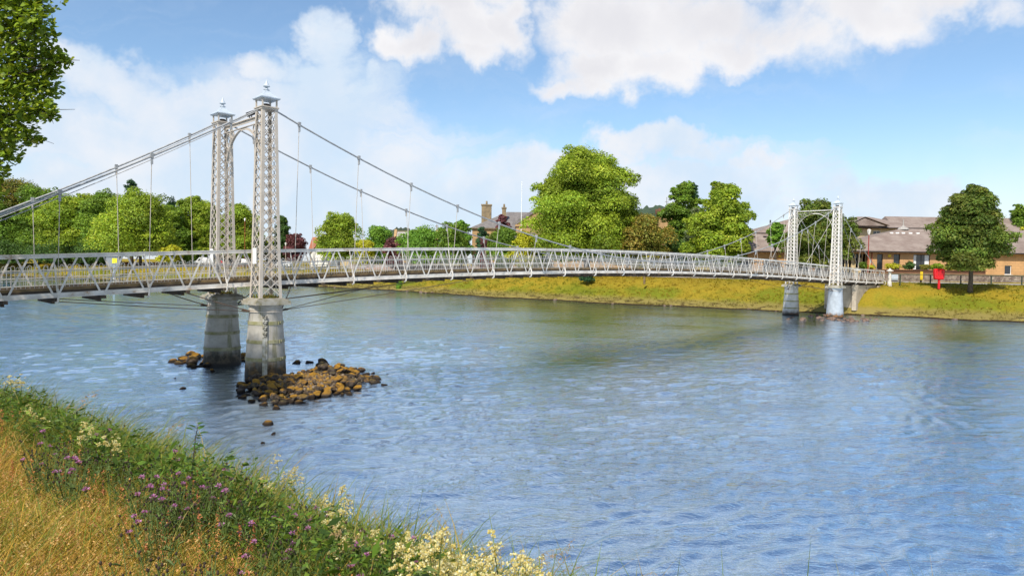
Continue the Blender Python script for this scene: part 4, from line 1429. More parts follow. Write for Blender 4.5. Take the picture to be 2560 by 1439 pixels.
# --- two-storey block behind the care building
ub = thing('cream_two_storey_block', 'cream two-storey block with long brown roof rising behind the low orange building', 'building', (53.0, 112.0, 3.8))
H = [(.6, 1.9, 5.6, 6.8), (4.2, 5.4, 5.6, 6.8), (9.0, 10.3, 5.6, 6.8)]
facade(-1, 12, -.5, 7.3, H).build('wall', M['cream'], ub)
for h in H:
    window(ub, h, 0, M['white'], M['glass'], (2, 1))
mb = MB(); mb.box(-1, 11.5, .302, 8, -.5, 7.3); mb.box(12.002, 40, 4, 9, -.5, 7.1); mb.build('rear_wall', M['cream'], ub)
rf, fb = hip_roof(-1, 12, 0, 9, 7.32, 9.35, 5.5, 7.0, .7)
r = rf.build('roof', M['tiles'], ub); fb.build('fascia', M['fascia'], r)
mb = MB(); mb.add([(-.2, -1.2, 7.5), (5.6, -1.2, 7.5), (2.2, -1.2, 8.7)], [(0, 1, 2)]); mb.add([(-.5, -1.3, 7.55), (-.5, 2.5, 7.55), (2.2, 2.5, 8.9), (2.2, -1.3, 8.9), (6.2, -1.3, 7.55), (6.2, 2.5, 7.55)], [(0, 3, 2, 1), (3, 4, 5, 2)])
mb.build('porch_gable', M['tiles'], ub)
rf, fb = hip_roof(10, 40, 3.2, 12, 7.2, 9.7, .6, 2.0, .6)
r = rf.build('roof', M['tiles'], ub); fb.build('fascia', M['fascia'], r)

# --- stone building with pediment (centre)
sb = thing('sandstone_hall', 'old orange sandstone building with chimneys and a pediment, left of the great tree', 'building', (-7.6, 132.0, 3.2))
H = [(1.2, 2.3, 4.1, 6.3), (7.0, 8.0, 4.3, 6.2), (10.2, 11.4, .6, 2.8)]
facade(0, 30, -.4, 8.0, H).build('wall', M['sandstone'], sb)
mb = MB(); mb.box(0, .4, .302, 14, -.4, 8.0); mb.box(29.6, 30, .302, 14, -.4, 8.0); mb.box(.4, 29.6, 13.6, 14, -.4, 8); mb.build('rear_wall', M['sandstone'], sb)
for h in H:
    window(sb, h, 0, M['white'], M['glass'], (3, 4))
rf, fb = hip_roof(0, 30, 0, 14, 8.02, 11.6, 6.8, 6.8, .35)
r = rf.build('roof', M['slate'], sb); fb.build('gutter', M['chimney'], r)
for x, y, w, z in ((1.5, 4.5, 1.9, 12.6), (5.5, 2.5, .75, 11.9), (14.5, 5.0, 1.3, 14.2)):
    mb = MB(); mb.box(x, x + w, y, y + 1.2, 8.3, z); mb.box(x - .1, x + w + .1, y - .1, y + 1.3, z + .002, z + .25)
    c_ = mb.build('chimney', M['chimney'], sb)
    mb = MB(); mb.lathe([(.2, z + .26), (.16, z + .9)], (x + w / 2, y + .6), 8); mb.build('chimney_pot', M['chimney'], c_)
# pedimented front bay
mb = MB(); mb.box(8.2, 20, -1.5, -.002, -.4, 8.3); mb.box(8.0, 20.2, -1.7, -.002, 8.302, 8.7)
mb.add([(8.2, -1.45, 8.702), (20, -1.45, 8.702), (14.1, -1.45, 12.8), (8.2, -.1, 8.702), (20, -.1, 8.702), (14.1, -.1, 12.8)], [(0, 1, 2), (5, 4, 3), (0, 2, 5, 3), (1, 4, 5, 2)])
mb.build('pediment_bay', M['sandstone'], sb)
mb = MB()
for e in (-1, 1):
    mb.bar((14.1 + e * 6.5, -1.6, 8.75), (14.1, -1.6, 13.1), .5, .35, up=(0, 0, 1))
mb.build('pediment_cornice', M['slate'], sb)
mb = MB(); mb.box(6.5, 13.5, -5, -1.75, -.4, 5.2)
mb.build('porch', M['sandstone'], sb)
mb = MB(); mb.add([(6.2, -5.3, 5.3), (13.8, -5.3, 5.3), (13.8, -1.75, 5.3), (6.2, -1.75, 5.3), (8.0, -1.76, 7.2), (11.5, -1.76, 7.2)], [(0, 1, 5, 4), (1, 2, 5), (3, 0, 4), (2, 3, 4, 5), (3, 2, 1, 0)])
mb.build('porch_roof', M['slate'], sb)
fp = thing('flagpole', 'slender white flagpole in front of the sandstone building', 'flagpole', at(1302, 640, 126).xy.to_3d() + Vector((0, 0, 3.2)))
mb = MB(); mb.tube([(0, 0, 0), (0, 0, 6), (0, 0, at(1302, 457, 126).z - 3.2)], [.1, .08, .04], 8); mb.build('pole', M['white'], fp)
mb = MB(); mb.lathe([(.02, at(1302, 457, 126).z - 3.2), (.1, at(1302, 457, 126).z - 3.1), (.02, at(1302, 457, 126).z - 3.0)], n=8); mb.build('ball', M['white'], fp)

# --- church with cross
cu = thing('church', 'pale-roofed stone church with a small cross on its right gable', 'church', (-28.0, 165.0, 3.4), R(4))
W_, D_, E_, RZ = 10.2, 9.0, 3.2, 8.7
mb = MB(); mb.box(0.5, W_ - .5, 0, D_, -.4, E_); mb.build('wall', M['sandstone'], cu)
for x0, x1, top in ((-.1, .49, RZ + .5), (W_ - .49, W_ + .1, RZ + .5)):
    mb = MB()
    pr = [(-.35, -.4), (D_ + .35, -.4), (D_ + .35, E_ + .2), (D_ / 2, top), (-.35, E_ + .2)]
    mb.add([(x0, y, z) for y, z in pr] + [(x1, y, z) for y, z in pr], [(4, 3, 2, 1, 0), (5, 6, 7, 8, 9)] + [(i, (i + 1) % 5, 5 + (i + 1) % 5, 5 + i) for i in range(5)])
    g = mb.build('gable', M['sandstone'], cu)
mb = MB(); mb.box(W_ - .28, W_ - .12, D_ / 2 - .08, D_ / 2 + .08, RZ + .52, RZ + 1.9); mb.box(W_ - .62, W_ - .281, D_ / 2 - .07, D_ / 2 + .07, RZ + 1.3, RZ + 1.46); mb.box(W_ - .119, W_ + .22, D_ / 2 - .07, D_ / 2 + .07, RZ + 1.3, RZ + 1.46)
mb.build('cross', M['chimney'], cu)
mb = MB(); mb.add([(.5, -.4, E_), (W_ - .5, -.4, E_), (W_ - .5, D_ / 2, RZ), (.5, D_ / 2, RZ), (.5, D_ + .4, E_), (W_ - .5, D_ + .4, E_)], [(0, 1, 2, 3), (3, 2, 5, 4)])
r = mb.build('roof', M['pale_slate'], cu)
mb = MB(); mb.bar((.5, D_ / 2, RZ + .06), (W_ - .5, D_ / 2, RZ + .06), .25, .16); mb.build('ridge', M['chimney'], r)

# --- house with white gable
wh = thing('white_gabled_house', 'white gabled house with a dark roof half hidden behind the purple tree', 'house', (-57.2, 200, 3.8), R(-8))
mb = MB()
pr = [(0, -.5), (5, -.5), (5, 3.2), (2.5, 6.2), (0, 3.2)]
mb.add([(x, 0, z) for x, z in pr] + [(x, 9, z) for x, z in pr], [(0, 1, 2, 3, 4), (9, 8, 7, 6, 5)] + [(i, 5 + i, 5 + (i + 1) % 5, (i + 1) % 5) for i in (0, 1, 4)])
mb.build('wall', M['white'], wh)
mb = MB(); mb.add([(-.4, -.3, 2.9), (2.5, -.3, 6.42), (5.4, -.3, 2.9), (-.4, 9.3, 2.9), (2.5, 9.3, 6.42), (5.4, 9.3, 2.9)], [(0, 1, 4, 3), (1, 2, 5, 4)])
mb.build('roof', M['slate'], wh)
mb = MB(); mb.box(1.9, 3.1, -.05, -.003, 3.3, 4.5); mb.build('window', M['glass'], wh)
rh = thing('red_roofed_house', 'low house with an orange-red roof behind the round yellow-green tree', 'house', (-61.5, 214, 4.0), R(4))
facade(0, 12, -.5, 4.2, [(2, 3.5, 1, 2.6), (7, 8.5, 1, 2.6)]).build('wall', M['cream'], rh)
mb = MB(); mb.box(0, 12, .302, 8, -.5, 4.2); mb.build('rear_wall', M['cream'], rh)
for h in [(2, 3.5, 1, 2.6), (7, 8.5, 1, 2.6)]:
    window(rh, h, 0, M['white'], M['glass'], (2, 1))
rf, fb = hip_roof(0, 12, 0, 8, 4.22, 8.2, 0.2, 0.2, .4)
r = rf.build('roof', mat('red_pantiles', (0.36, 0.13, 0.06), .8, (0.25, 0.1, 0.06), 1.2, .7), rh); fb.build('fascia', M['white'], r)
mb = MB(); mb.box(3, 4.2, 3.6, 4.6, 7.6, 9.2); mb.build('chimney', M['chimney'], rh)

# --- battlemented turret
tu = thing('battlemented_turret', 'orange stone turret with battlements and a weathervane between the great tree and the feathery tree', 'tower', (31.0, 150, 3.4))
mb = MB(); mb.box(0, 2.8, 0, 2.8, -.4, 12.4); mb.build('wall', M['sandstone'], tu)
mb = MB(); mb.box(-.2, 3.0, -.2, 3.0, 12.402, 12.95)
for x in (-.2, .7, 1.6, 2.5):
    mb.box(x, x + .5, -.2, .15, 12.952, 13.5); mb.box(x, x + .5, 2.65, 3.0, 12.952, 13.5)
mb.build('battlements', M['red_dark'] if False else M['brick_wall'], tu)
mb = MB(); mb.tube([(1.9, 1.4, 12.95), (1.9, 1.4, 16.0)], .05, 6); mb.tube([(1.5, 1.4, 15.0), (2.3, 1.4, 15.0)], .035, 5); mb.tube([(1.9, 1.0, 14.7), (1.9, 1.8, 14.7)], .035, 5)
mb.build('weathervane', M['dark_steel'], tu)

# --- walls along the road
def ribbon_wall(name, label, xs, Y0, Y1, z0, h, th, m, cope=None):
    w = thing(name, label, 'wall', (xs[0], Y0, z0))
    L = xs[1] - xs[0]
    e = Vector((L, Y1 - Y0, 0))
    mb = MB(); mb.bar((0, 0, h / 2 - .1), e + Vector((0, 0, h / 2 - .1)), th, h + .2)
    mb.build('masonry', m, w)
    if cope:
        mb = MB(); mb.bar((0, 0, h + .055), e + Vector((0, 0, h + .055)), th + .12, .11)
        mb.build('coping', cope, w)
    return w

ribbon_wall('rubble_garden_wall', 'low rubble stone wall behind the road on the right bank', (41.5, 85), 84, 85, 3.02, .86, .4, M['rubble'], M['chimney'])
ribbon_wall('rubble_garden_wall', 'low rubble stone wall glimpsed through the bridge railings left of the far towers', (21, 40.8), 101.5, 84.5, 3.02, .9, .4, M['rubble'], M['chimney'])
ribbon_wall('roadside_wall', 'long pinkish wall glimpsed through the pickets in the middle of the bridge', (-34, 20.5), 148, 102, 3.02, 1.0, .4, M['pink_wall'], M['pale_slate'])
ribbon_wall('roadside_wall', 'dark low wall below the trees at the left of the far bank', (-125, -60), 196, 162, 2.95, .9, .4, M['brick_wall'])
pl = thing('brick_planter', 'long brown brick planter raised in front of the orange building', 'planter', (44.6, 87.5, 3.3))
mb = MB(); mb.box(0, 14.2, 0, 2.6, -.5, 1.05); mb.box(-.1, 14.3, -.1, 2.7, 1.052, 1.14); mb.build('bed', M['brick_wall'], pl)
for i, (x, pal, w, h, lb) in enumerate([(-.6, 'green', 1.3, .9, 'rounded green shrub by the red lamp post'), (.5, 'gold', 1.2, .5, 'low yellow shrub next to the rounded green one'), (3.2, 'gold', 2.2, .7, 'wide yellow shrub between two dark narrow windows'),
                                       (5.4, 'dark', 1.7, 1.0, 'dark spiky shrub in the planter'), (7.3, 'olive', 1.3, .7, 'brownish shrub in the planter left of the wide window'), (8.7, 'lime', 1.9, .9, 'yellow-green shrub below the wide window'),
                                       (10.4, 'gold', 1.4, .55, 'small yellow shrub below the white curtain'), (12.3, 'gold', 2.4, .6, 'pale yellow trailing shrub at the right end of the planter')]):
    tree('planter_shrub', lb, 'shrub', (44.6 + x, 88.6, 4.4), h, w, .03, pal, 'round', lobes=14, leaf=.14, n=1400, seed=300 + i, group='shrubs in the brick planter')

# --- dark green railing along the path, with its posts
fe = thing('path_railing', 'dark green two-rail railing along the top of the right bank', 'railing', (39.0, 73.2, 2.93))
mb = MB(); mb.tube([(0, 0, .98), (30, -1.5, .98)], .03, 6); mb.build('rail', M['green_metal'], fe)
mb = MB(); mb.tube([(0, 0, .5), (30, -1.5, .5)], .018, 6); mb.build('rail', M['green_metal'], fe)
for x in np.arange(1.3, 29, 3.05):
    mb = MB(); mb.box(x - .045, x + .045, -x * .05 - .045, -x * .05 + .045, -.2, 1.0); mb.build('post', M['green_metal'], fe)

# --- life-ring housing
p = at(2347, 713, 69)
lr = thing('life_ring_housing', 'bright red life-ring housing on a short red post on the right bank', 'life ring box', (p.x, p.y, 2.75))
mb = MB(); mb.box(-.09, .09, -.06, .06, -.2, .75); mb.build('post', M['red'], lr)
bm_v = []
mb = MB()
n = 32
ring = []
for k in range(n):
    t = 2 * math.pi * k / n
    c, s = math.cos(t), math.sin(t)
    e = 0.32
    x = math.copysign(abs(c) ** e, c); z = math.copysign(abs(s) ** e, s)
    ring.append((x * (.50 + .03 * z), z * .54))
prof = [(1.0, .16), (1.0, -.06), (.93, -.13), (.80, -.15), (.70, -.12)]
for sc, y in prof:
    mb.v += [(x * sc, y, 1.25 + z * sc) for x, z in ring]
for i in range(len(prof) - 1):
    for k in range(n):
        k2 = (k + 1) % n
        mb.f.append((i * n + k, i * n + k2, (i + 1) * n + k2, (i + 1) * n + k))
mb.f.append(tuple(range(n))[::-1]); mb.f.append(tuple((len(prof) - 1) * n + k for k in range(n)))
mb.build('case', M['red'], lr)
mb = MB()
for e in (-.12, .12):
    mb.box(e - .025, e + .025, -.135, -.1205, 1.13, 1.37)
mb.build('handle_slot', M['red_dark'], lr)

# --- street lamps
def lamp(label, u, v0, v1, Y, post, base_z, cap=True):
    p = at(u, v0, Y); top = at(u, v1, Y).z
    l = thing('street_lamp', label, 'lamp', (p.x, p.y, base_z), 0, 'street lamps on the far bank')
    h = top - base_z
    mb = MB(); mb.lathe([(.13, -.1), (.13, .5), (.06, .6), (.05, h - .75)], n=10); mb.build('post', post, l)
    mb = MB(); mb.lathe([(.06, h - .748), (.1, h - .7), (.24, h - .2), (.25, h - .17)], n=6); ln = mb.build('lantern', M['white'], l)
    mb = MB(); mb.lathe([(.27, h - .168), (.2, h - .08), (.05, h - .02), (.03, h)], n=6); mb.build('lantern_cap', M['paint_white'], ln)

lamp('red lamp post with a white lantern in front of the orange building', 2170, 664, 572, 86, M['red_dark'], 3.05)
lamp('grey street lamp by the purple tree right of the near tower', 714, 650, 606, 168, M['paint'], 3.05)
lamp('slender grey street lamp seen through the near arch', 612, 650, 545, 165, M['red_dark'], 3.05)

# --- small yellow marker by the railing
p = at(2302, 707, 75)
ym = thing('marker_post', 'short dark post with a yellow panel beside the railing', 'marker post', (p.x, p.y, 2.95))
mb = MB(); mb.box(-.07, .07, -.07, .07, -.2, 1.15); mb.build('post', M['fascia'], ym)
mb = MB(); mb.box(-.14, .14, -.11, -.072, .4, 1.3); mb.build('panel', M['yellow'], ym)
p = at(2240, 690, 83.4)
gp_ = thing('notice_board', 'small grey panel fixed on the rubble wall behind the railing', 'sign', (p.x, 83.72, 3.1))
mb = MB(); mb.box(-.4, .4, -.06, .06, .1, .75); mb.build('panel', M['paint_blue'], gp_)

# --- grey gauge kiosk on the left bank
p = at(285, 690, 150)
kz = bank_point((p.x, p.y), 1.2)
ki = thing('river_kiosk', 'grey river-gauge kiosk with a yellow square, left on the far bank', 'kiosk', (p.x, p.y, .6), R(18))
mb = MB(); mb.box(-1.3, 1.3, -.9, .9, 2.6, 4.4); mb.build('cabin', mat('kiosk_grey', (.22, .23, .24), .6, (.17, .18, .19), 1.5, .6), ki)
mb = MB(); mb.box(-1.5, 1.5, -1.1, 1.1, 4.402, 4.55); mb.build('roof', M['slate'], ki)
mb = MB(); mb.box(-.15, .75, -.95, -.902, 3.0, 4.0); mb.build('yellow_panel', mat('hi_vis_yellow', (.75, .72, .02), .5), ki)
mb = MB(); mb.lathe([(.2, -1.2), (.2, 2.0), (1.5, 2.598)], n=4, rot=math.pi / 4); mb.build('pedestal', M['paint_blue'], ki)

# --- vehicles on the road beyond
def vehicle(label, name, cat, u, v, Y, body, van=False, rz=0.0):
    p = at(u, v, Y)
    c = thing(name, label, cat, (p.x, p.y, far_z(p.x, p.y) + .03), rz, 'vehicles on the far road')
    L, Wd = (5.0, 1.9) if van else (4.3, 1.75)
    if van:
        sec = [(-2.5, .35), (-2.5, 1.95), (-2.35, 2.1), (.9, 2.1), (1.75, 1.25), (2.4, 1.05), (2.5, .8), (2.5, .35)]
        win = [(.35, 1.2), (.35, 1.85), (.85, 1.85), (1.45, 1.22)]
    else:
        sec = [(-2.1, .35), (-2.15, .85), (-1.8, 1.0), (-1.3, 1.45), (.3, 1.48), (1.1, .98), (2.0, .82), (2.15, .6), (2.1, .35)]
        win = [(-1.35, 1.0), (-1.1, 1.38), (.25, 1.4), (.85, 1.0)]
    n = len(sec)
    mb = MB()
    mb.add([(x, -Wd / 2, z) for x, z in sec] + [(x, Wd / 2, z) for x, z in sec], [tuple(range(n)), tuple(range(2 * n - 1, n - 1, -1))] + [(i, n + i, n + (i + 1) % n, (i + 1) % n) for i in range(n)])
    mb.build('body', body, c)
    for sy in (-1, 1):
        mb = MB(); k = len(win)
        mb.add([(x, sy * (Wd / 2 + .004), z) for x, z in win], [tuple(range(k))]); mb.build('window', M['glass'], c)
    for x in (-1.4, 1.4):
        for sy in (-1, 1):
            mb = MB()
            yy = sy * (Wd / 2 - .08)
            mb.tube([(x, yy - .1, .33), (x, yy + .1, .33)], .33, 14)
            w = mb.build('wheel', M['black'], c)
            mb = MB(); mb.tube([(x, yy + sy * .101, .33), (x, yy + sy * .108, .33)], .19, 10); mb.build('rim', M['paint_blue'], w)

wv = mat('white_vehicle_paint', (.75, .76, .78), .3)
vehicle('white van parked beyond the bank, left of the near tower', 'parked_van', 'van', 512, 655, 176, wv, True, R(172))
vehicle('white car parked just right of the near tower', 'parked_car', 'car', 706, 655, 160, wv, False, R(175))
vehicle('dark blue car glimpsed through the railings below the church', 'parked_car', 'car', 1010, 660, 136, mat('blue_car_paint', (.03, .05, .12), .3), False, R(-30))
vehicle('silver car glimpsed through the railings below the yellow shrub', 'parked_car', 'car', 1330, 662, 106, mat('silver_car_paint', (.45, .46, .47), .3), False, R(-45))
# signs by the road
p = at(611, 655, 158)
sg_ = thing('information_sign', 'white sign with a navy band between the two near towers', 'sign', (p.x, p.y, 3.05))
mb = MB(); mb.box(-.7, .7, -.04, .04, .7, 1.9); mb.build('panel', M['white'], sg_)
mb = MB(); mb.box(-.45, .7, -.05, -.042, .72, 1.05); mb.build('band', mat('navy', (.03, .03, .09), .5), sg_)
mb = MB(); mb.box(-.5, -.4, -.03, .03, -.2, .698); mb.box(.4, .5, -.03, .03, -.2, .698); mb.build('post', M['paint'], sg_)
p = at(553, 655, 158)
rs = thing('warning_sign', 'small red diamond sign behind the left-hand near tower', 'sign', (p.x, p.y, 3.05))
mb = MB(); mb.add([(0, -.03, .4), (.45, -.03, .95), (0, -.03, 1.5), (-.45, -.03, .95), (0, .03, .4), (.45, .03, .95), (0, .03, 1.5), (-.45, .03, .95)], [(0, 1, 2, 3), (7, 6, 5, 4), (0, 4, 5, 1), (1, 5, 6, 2), (2, 6, 7, 3), (3, 7, 4, 0)]); mb.build('panel', M['red'], rs)
mb = MB(); mb.box(-.04, .04, -.029, .029, -.2, .42); mb.build('post', M['paint'], rs)
# low timber railing along the far road, left of the near towers
rl = thing('roadside_railing', 'long low dark railing along the far road left of the near towers', 'railing', (-80, 158, 3.0))
pa, pb = Vector((0, 0, 0)), Vector((44, -21, 0))
for h in (.45, .85):
    mb = MB(); mb.bar(pa + Vector((0, 0, h)), pb + Vector((0, 0, h)), .08, .1); mb.build('rail', M['green_metal'], rl)
for k in range(19):
    q = pa.lerp(pb, k / 18)
    mb = MB(); mb.box(q.x - .07, q.x + .07, q.y - .07, q.y + .07, -.4, .95); mb.build('post', M['green_metal'], rl)
# small timber post on the bank below the bridge
p = at(1611, 700, 84)
tp = thing('bank_post', 'short brown timber post on the bank under the bridge deck', 'post', (p.x, p.y, at(1611, 701, 84).z - .1))
mb = MB(); mb.lathe([(.14, -.3), (.12, .75), (.08, .8)], n=7); mb.build('stake', M['wood_edge'], tp)


# ================================================================== NEAR BANK
EDGE = np.array([(-60, 40), (-30, 22.5), (-19, 16.2), (-12, 12.4), (-9.2, 10.5), (-5.9, 8.1), (-3.6, 6.1), (-2.35, 5.15), (-1.6, 4.65), (-1.0, 3.95), (-.55, 3.45), (.2, 3.1), (.9, 2.8), (2.2, 2.25), (5, 1.3), (15, -2), (60, -16)], float)


def edge_dist(x, y):
    """signed distance from the bank edge, positive on the land side (towards the camera)"""
    x = np.asarray(x, float); y = np.asarray(y, float)
    best = np.full(x.shape, 1e9)
    for (ax, ay), (bx, by) in zip(EDGE[:-1], EDGE[1:]):
        ex, ey = bx - ax, by - ay
        t = np.clip(((x - ax) * ex + (y - ay) * ey) / (ex * ex + ey * ey), 0, 1)
        best = np.minimum(best, np.hypot(x - ax - t * ex, y - ay - t * ey))
    ye = np.interp(x, EDGE[:, 0], EDGE[:, 1])
    return np.where(y < ye, best, -best)


def near_z(x, y):
    d = edge_dist(x, y)
    z = np.interp(d, [-30, -6.2, -4.8, -.35, 0.3, 1.5, 4, 12], [-2, -1.2, -.25, 2.1, 2.38, 2.6, 2.66, 2.75])
    return z + 0.07 * fnoise(np.asarray(x) * .9, np.asarray(y) * .9, 31) + np.where(d < 0, .25, 0) * fnoise(np.asarray(x) * .6, np.asarray(y) * .6, 33)


M['near_soil'] = grass_ground_mat('near_soil', {'green': (0.055, 0.075, 0.010), 'gold': (0.20, 0.135, 0.025), 'alt': (0.11, 0.085, 0.02), 'shore': (0.05, 0.04, 0.02)})
gx = np.unique(np.r_[np.arange(-60, -14, 2.0), np.arange(-14, 6, .16), np.arange(6, 60, 2.0)])
gy = np.unique(np.r_[np.arange(-40, -2, 2.0), np.arange(-2, 14, .16), np.arange(14, 50, 1.5)])
GX, GY = np.meshgrid(gx, gy)
GZ = near_z(GX, GY)
keep = np_mesh('near_bank_ground', np.stack([GX, GY, GZ], -1).reshape(-1, 3), grid_faces(*GX.shape)[:, ::-1], M['near_soil'], smooth=True)
tag(keep, kind='structure')


def scatter(n, dmin, dmax, xr=(-9.5, 2.6), yr=(1.2, 12.5), rng=RNG):
    out = np.zeros((0, 2))
    while len(out) < n:
        p = np.stack([rng.uniform(*xr, n), rng.uniform(*yr, n)], 1)
        d = edge_dist(p[:, 0], p[:, 1])
        vis = (np.abs(p[:, 0]) < p[:, 1] * .80 + .5)
        p = p[(d > dmin) & (d < dmax) & vis]
        # denser towards the camera, where blades are seen larger
        r = np.hypot(p[:, 0], p[:, 1])
        p = p[rng.uniform(0, 1, len(p)) < np.clip(5.0 / r, .25, 1)]
        out = np.r_[out, p]
    return out[:n]


def blades(P, hgt, wid, lean, bend, C, rng, yaw_bias=None):
    """grass blades as three-piece ribbons; returns V, F, colours"""
    n = len(P)
    z = near_z(P[:, 0], P[:, 1]) - .03
    an = rng.uniform(0, 2 * np.pi, n)
    fa = an + np.pi / 2 + rng.normal(0, .5, n)
    ld = rng.uniform(0, 2 * np.pi, n) if yaw_bias is None else yaw_bias + rng.normal(0, .7, n)
    L = np.abs(rng.normal(lean, lean * .6 + .02, n))
    rows = []
    prev = None
    for f in (0, .4, .75, 1.0):
        off = hgt * (L * f + bend * f ** 2.2)
        zz = z + hgt * (f - .28 * bend * f ** 3)
        x = P[:, 0] + np.cos(ld) * off; y = P[:, 1] + np.sin(ld) * off
        w = wid * (1 - f ** 2) * .5 + .0002
        rows.append(np.stack([x - np.cos(an) * w, y - np.sin(an) * w, zz], 1))
        rows.append(np.stack([x + np.cos(an) * w, y + np.sin(an) * w, zz], 1))
    V = np.stack(rows, 1).reshape(-1, 3)
    b = np.arange(n)[:, None] * 8
    F = np.concatenate([b + np.array([[0, 1, 3, 2]]), b + np.array([[2, 3, 5, 4]]), b + np.array([[4, 5, 7, 6]])], 1).reshape(-1, 4)
    return V, F, np.repeat(C, 8, 0)


def pickc(n, cols, rng, j=.25):
    c = np.array(cols)[rng.integers(0, len(cols), n)]
    return np.clip(c * rng.uniform(1 - j, 1 + j, (n, 1)), .003, .8)


def merge(parts):
    Vs, Fs, Cs, o = [], [], [], 0
    for V, F, C in parts:
        Vs.append(V); Fs.append(F + o); Cs.append(C); o += len(V)
    return np.concatenate(Vs), np.concatenate(Fs), np.concatenate(Cs)


GOLD = [(0.56, 0.335, 0.05), (0.62, 0.39, 0.085), (0.50, 0.265, 0.045), (0.58, 0.32, 0.09), (0.34, 0.28, 0.03), (0.20, 0.24, 0.02)]
GREEN = [(0.125, 0.19, 0.020), (0.17, 0.225, 0.026), (0.085, 0.135, 0.016), (0.20, 0.22, 0.028), (0.32, 0.24, 0.055)]
rng = np.random.default_rng(5)
parts = []
# golden seeding grass of the inner bank
P = scatter(125000, .35, 9, rng=rng)
d = edge_dist(P[:, 0], P[:, 1]); pn = fnoise(P[:, 0] * .8, P[:, 1] * .8, 51)
gold = rng.uniform(0, 1, len(P)) < np.clip((d - .30) / .30 + pn * .9 + .1, .04, .92)
Pg = P[gold]
h = np.abs(rng.normal(.17, .06, len(Pg)))
gp = np.clip(.5 + 1.6 * fnoise(Pg[:, 0] * 1.3, Pg[:, 1] * 1.3, 81), 0, 1)[:, None]
gc = pickc(len(Pg), GOLD, rng)
gc = gc * (1 - gp * .5) + pickc(len(Pg), [(.30, .31, .02), (.22, .28, .015)], rng) * gp * .5
V, F, C = blades(Pg, h, .0034, .45, .45, gc, rng)
# feathery tan plumes on part of the stalks
kp = rng.integers(0, len(Pg), 7000)
kp = kp[fnoise(Pg[kp, 0] * 1.1, Pg[kp, 1] * 1.1, 71) > -.12]
K = 16
top = V.reshape(-1, 8, 3)[kp]
f = rng.uniform(0, 1, (len(kp), K, 1))
c0 = top[:, None, 6] * f + top[:, None, 2] * (1 - f) + rng.normal(0, .011, (len(kp), K, 3)) + np.array([0, 0, .05])
dv = rng.normal(0, .007, (len(kp), K, 3)) + np.array([.004, 0, .004]); sv = rng.normal(0, .0022, (len(kp), K, 3))
PV = np.stack([c0, c0 + dv * .5 - sv, c0 + dv, c0 + dv * .5 + sv], 2).reshape(-1, 3)
PC = np.repeat(np.repeat(pickc(len(kp), [(.56, .35, .12), (.52, .28, .10), (.56, .39, .15), (.46, .20, .08)], rng), K, 0), 4, 0)
# rusty sorrel spikes standing over the edge of the dry patch
S = scatter(170, .15, 1.0, rng=rng)
sz = near_z(S[:, 0], S[:, 1]); K2 = 60
hgt = rng.uniform(.28, .48, (170, 1)); ff = rng.uniform(.35, 1, (170, K2))
ctr = np.stack([np.repeat(S[:, 0:1], K2, 1), np.repeat(S[:, 1:2], K2, 1), sz[:, None] + hgt * ff], 2) + rng.normal(0, 1, (170, K2, 3)) * .012 * (1.15 - ff)[:, :, None]
dd = rng.normal(0, .006, (170, K2, 3)); ss_ = rng.normal(0, .003, (170, K2, 3))
SV = np.stack([ctr, ctr + dd * .5 - ss_, ctr + dd, ctr + dd * .5 + ss_], 2).reshape(-1, 3)
SC = np.repeat(np.repeat(pickc(170, [(.50, .20, .07), (.56, .28, .08), (.44, .15, .06)], rng), K2, 0), 4, 0)
V, F, C = merge([(V, F, C), (SV, np.arange(len(SV)).reshape(-1, 4), SC), (PV, np.arange(len(PV)).reshape(-1, 4), PC)])
o = np_mesh('dry_grass', V, F, M['straw'], colors=C)
tag(o, 'golden dry seeding grass covering the inner part of the near bank', 'grass', kind='stuff')
Pn = P[~gold]
parts.append(blades(Pn, np.abs(rng.normal(.26, .08, len(Pn))), .006, .35, .4, pickc(len(Pn), GREEN + GOLD[:1], rng), rng))
# lush green growth of the edge
P = scatter(46000, -.9, .55, rng=rng)
d = edge_dist(P[:, 0], P[:, 1])
keepm = rng.uniform(0, 1, len(P)) < np.clip((.52 - d) / .35, .06, 1)
P = P[keepm]
clump = .8 + .9 * np.clip(fnoise(P[:, 0] * 1.7, P[:, 1] * 1.7, 61) + .25, 0, .8)
parts.append(blades(P, np.abs(rng.normal(.37, .11, len(P))) * clump * np.where(edge_dist(P[:, 0], P[:, 1]) > .15, .75, 1.0), .007, .22, .45, pickc(len(P), GREEN, rng), rng))
# slope down to the water
P = scatter(9000, -4.6, -.6, xr=(-12, 4), yr=(2, 16), rng=rng)
parts.append(blades(P, np.abs(rng.normal(.5, .15, len(P))), .014, .25, .5, pickc(len(P), GREEN, rng), rng))
V, F, C = merge(parts)
o = np_mesh('meadow_grass', V, F, M['leaf'], colors=C)
tag(o, 'lush green uncut grass along the rim of the near bank', 'grass', kind='stuff')

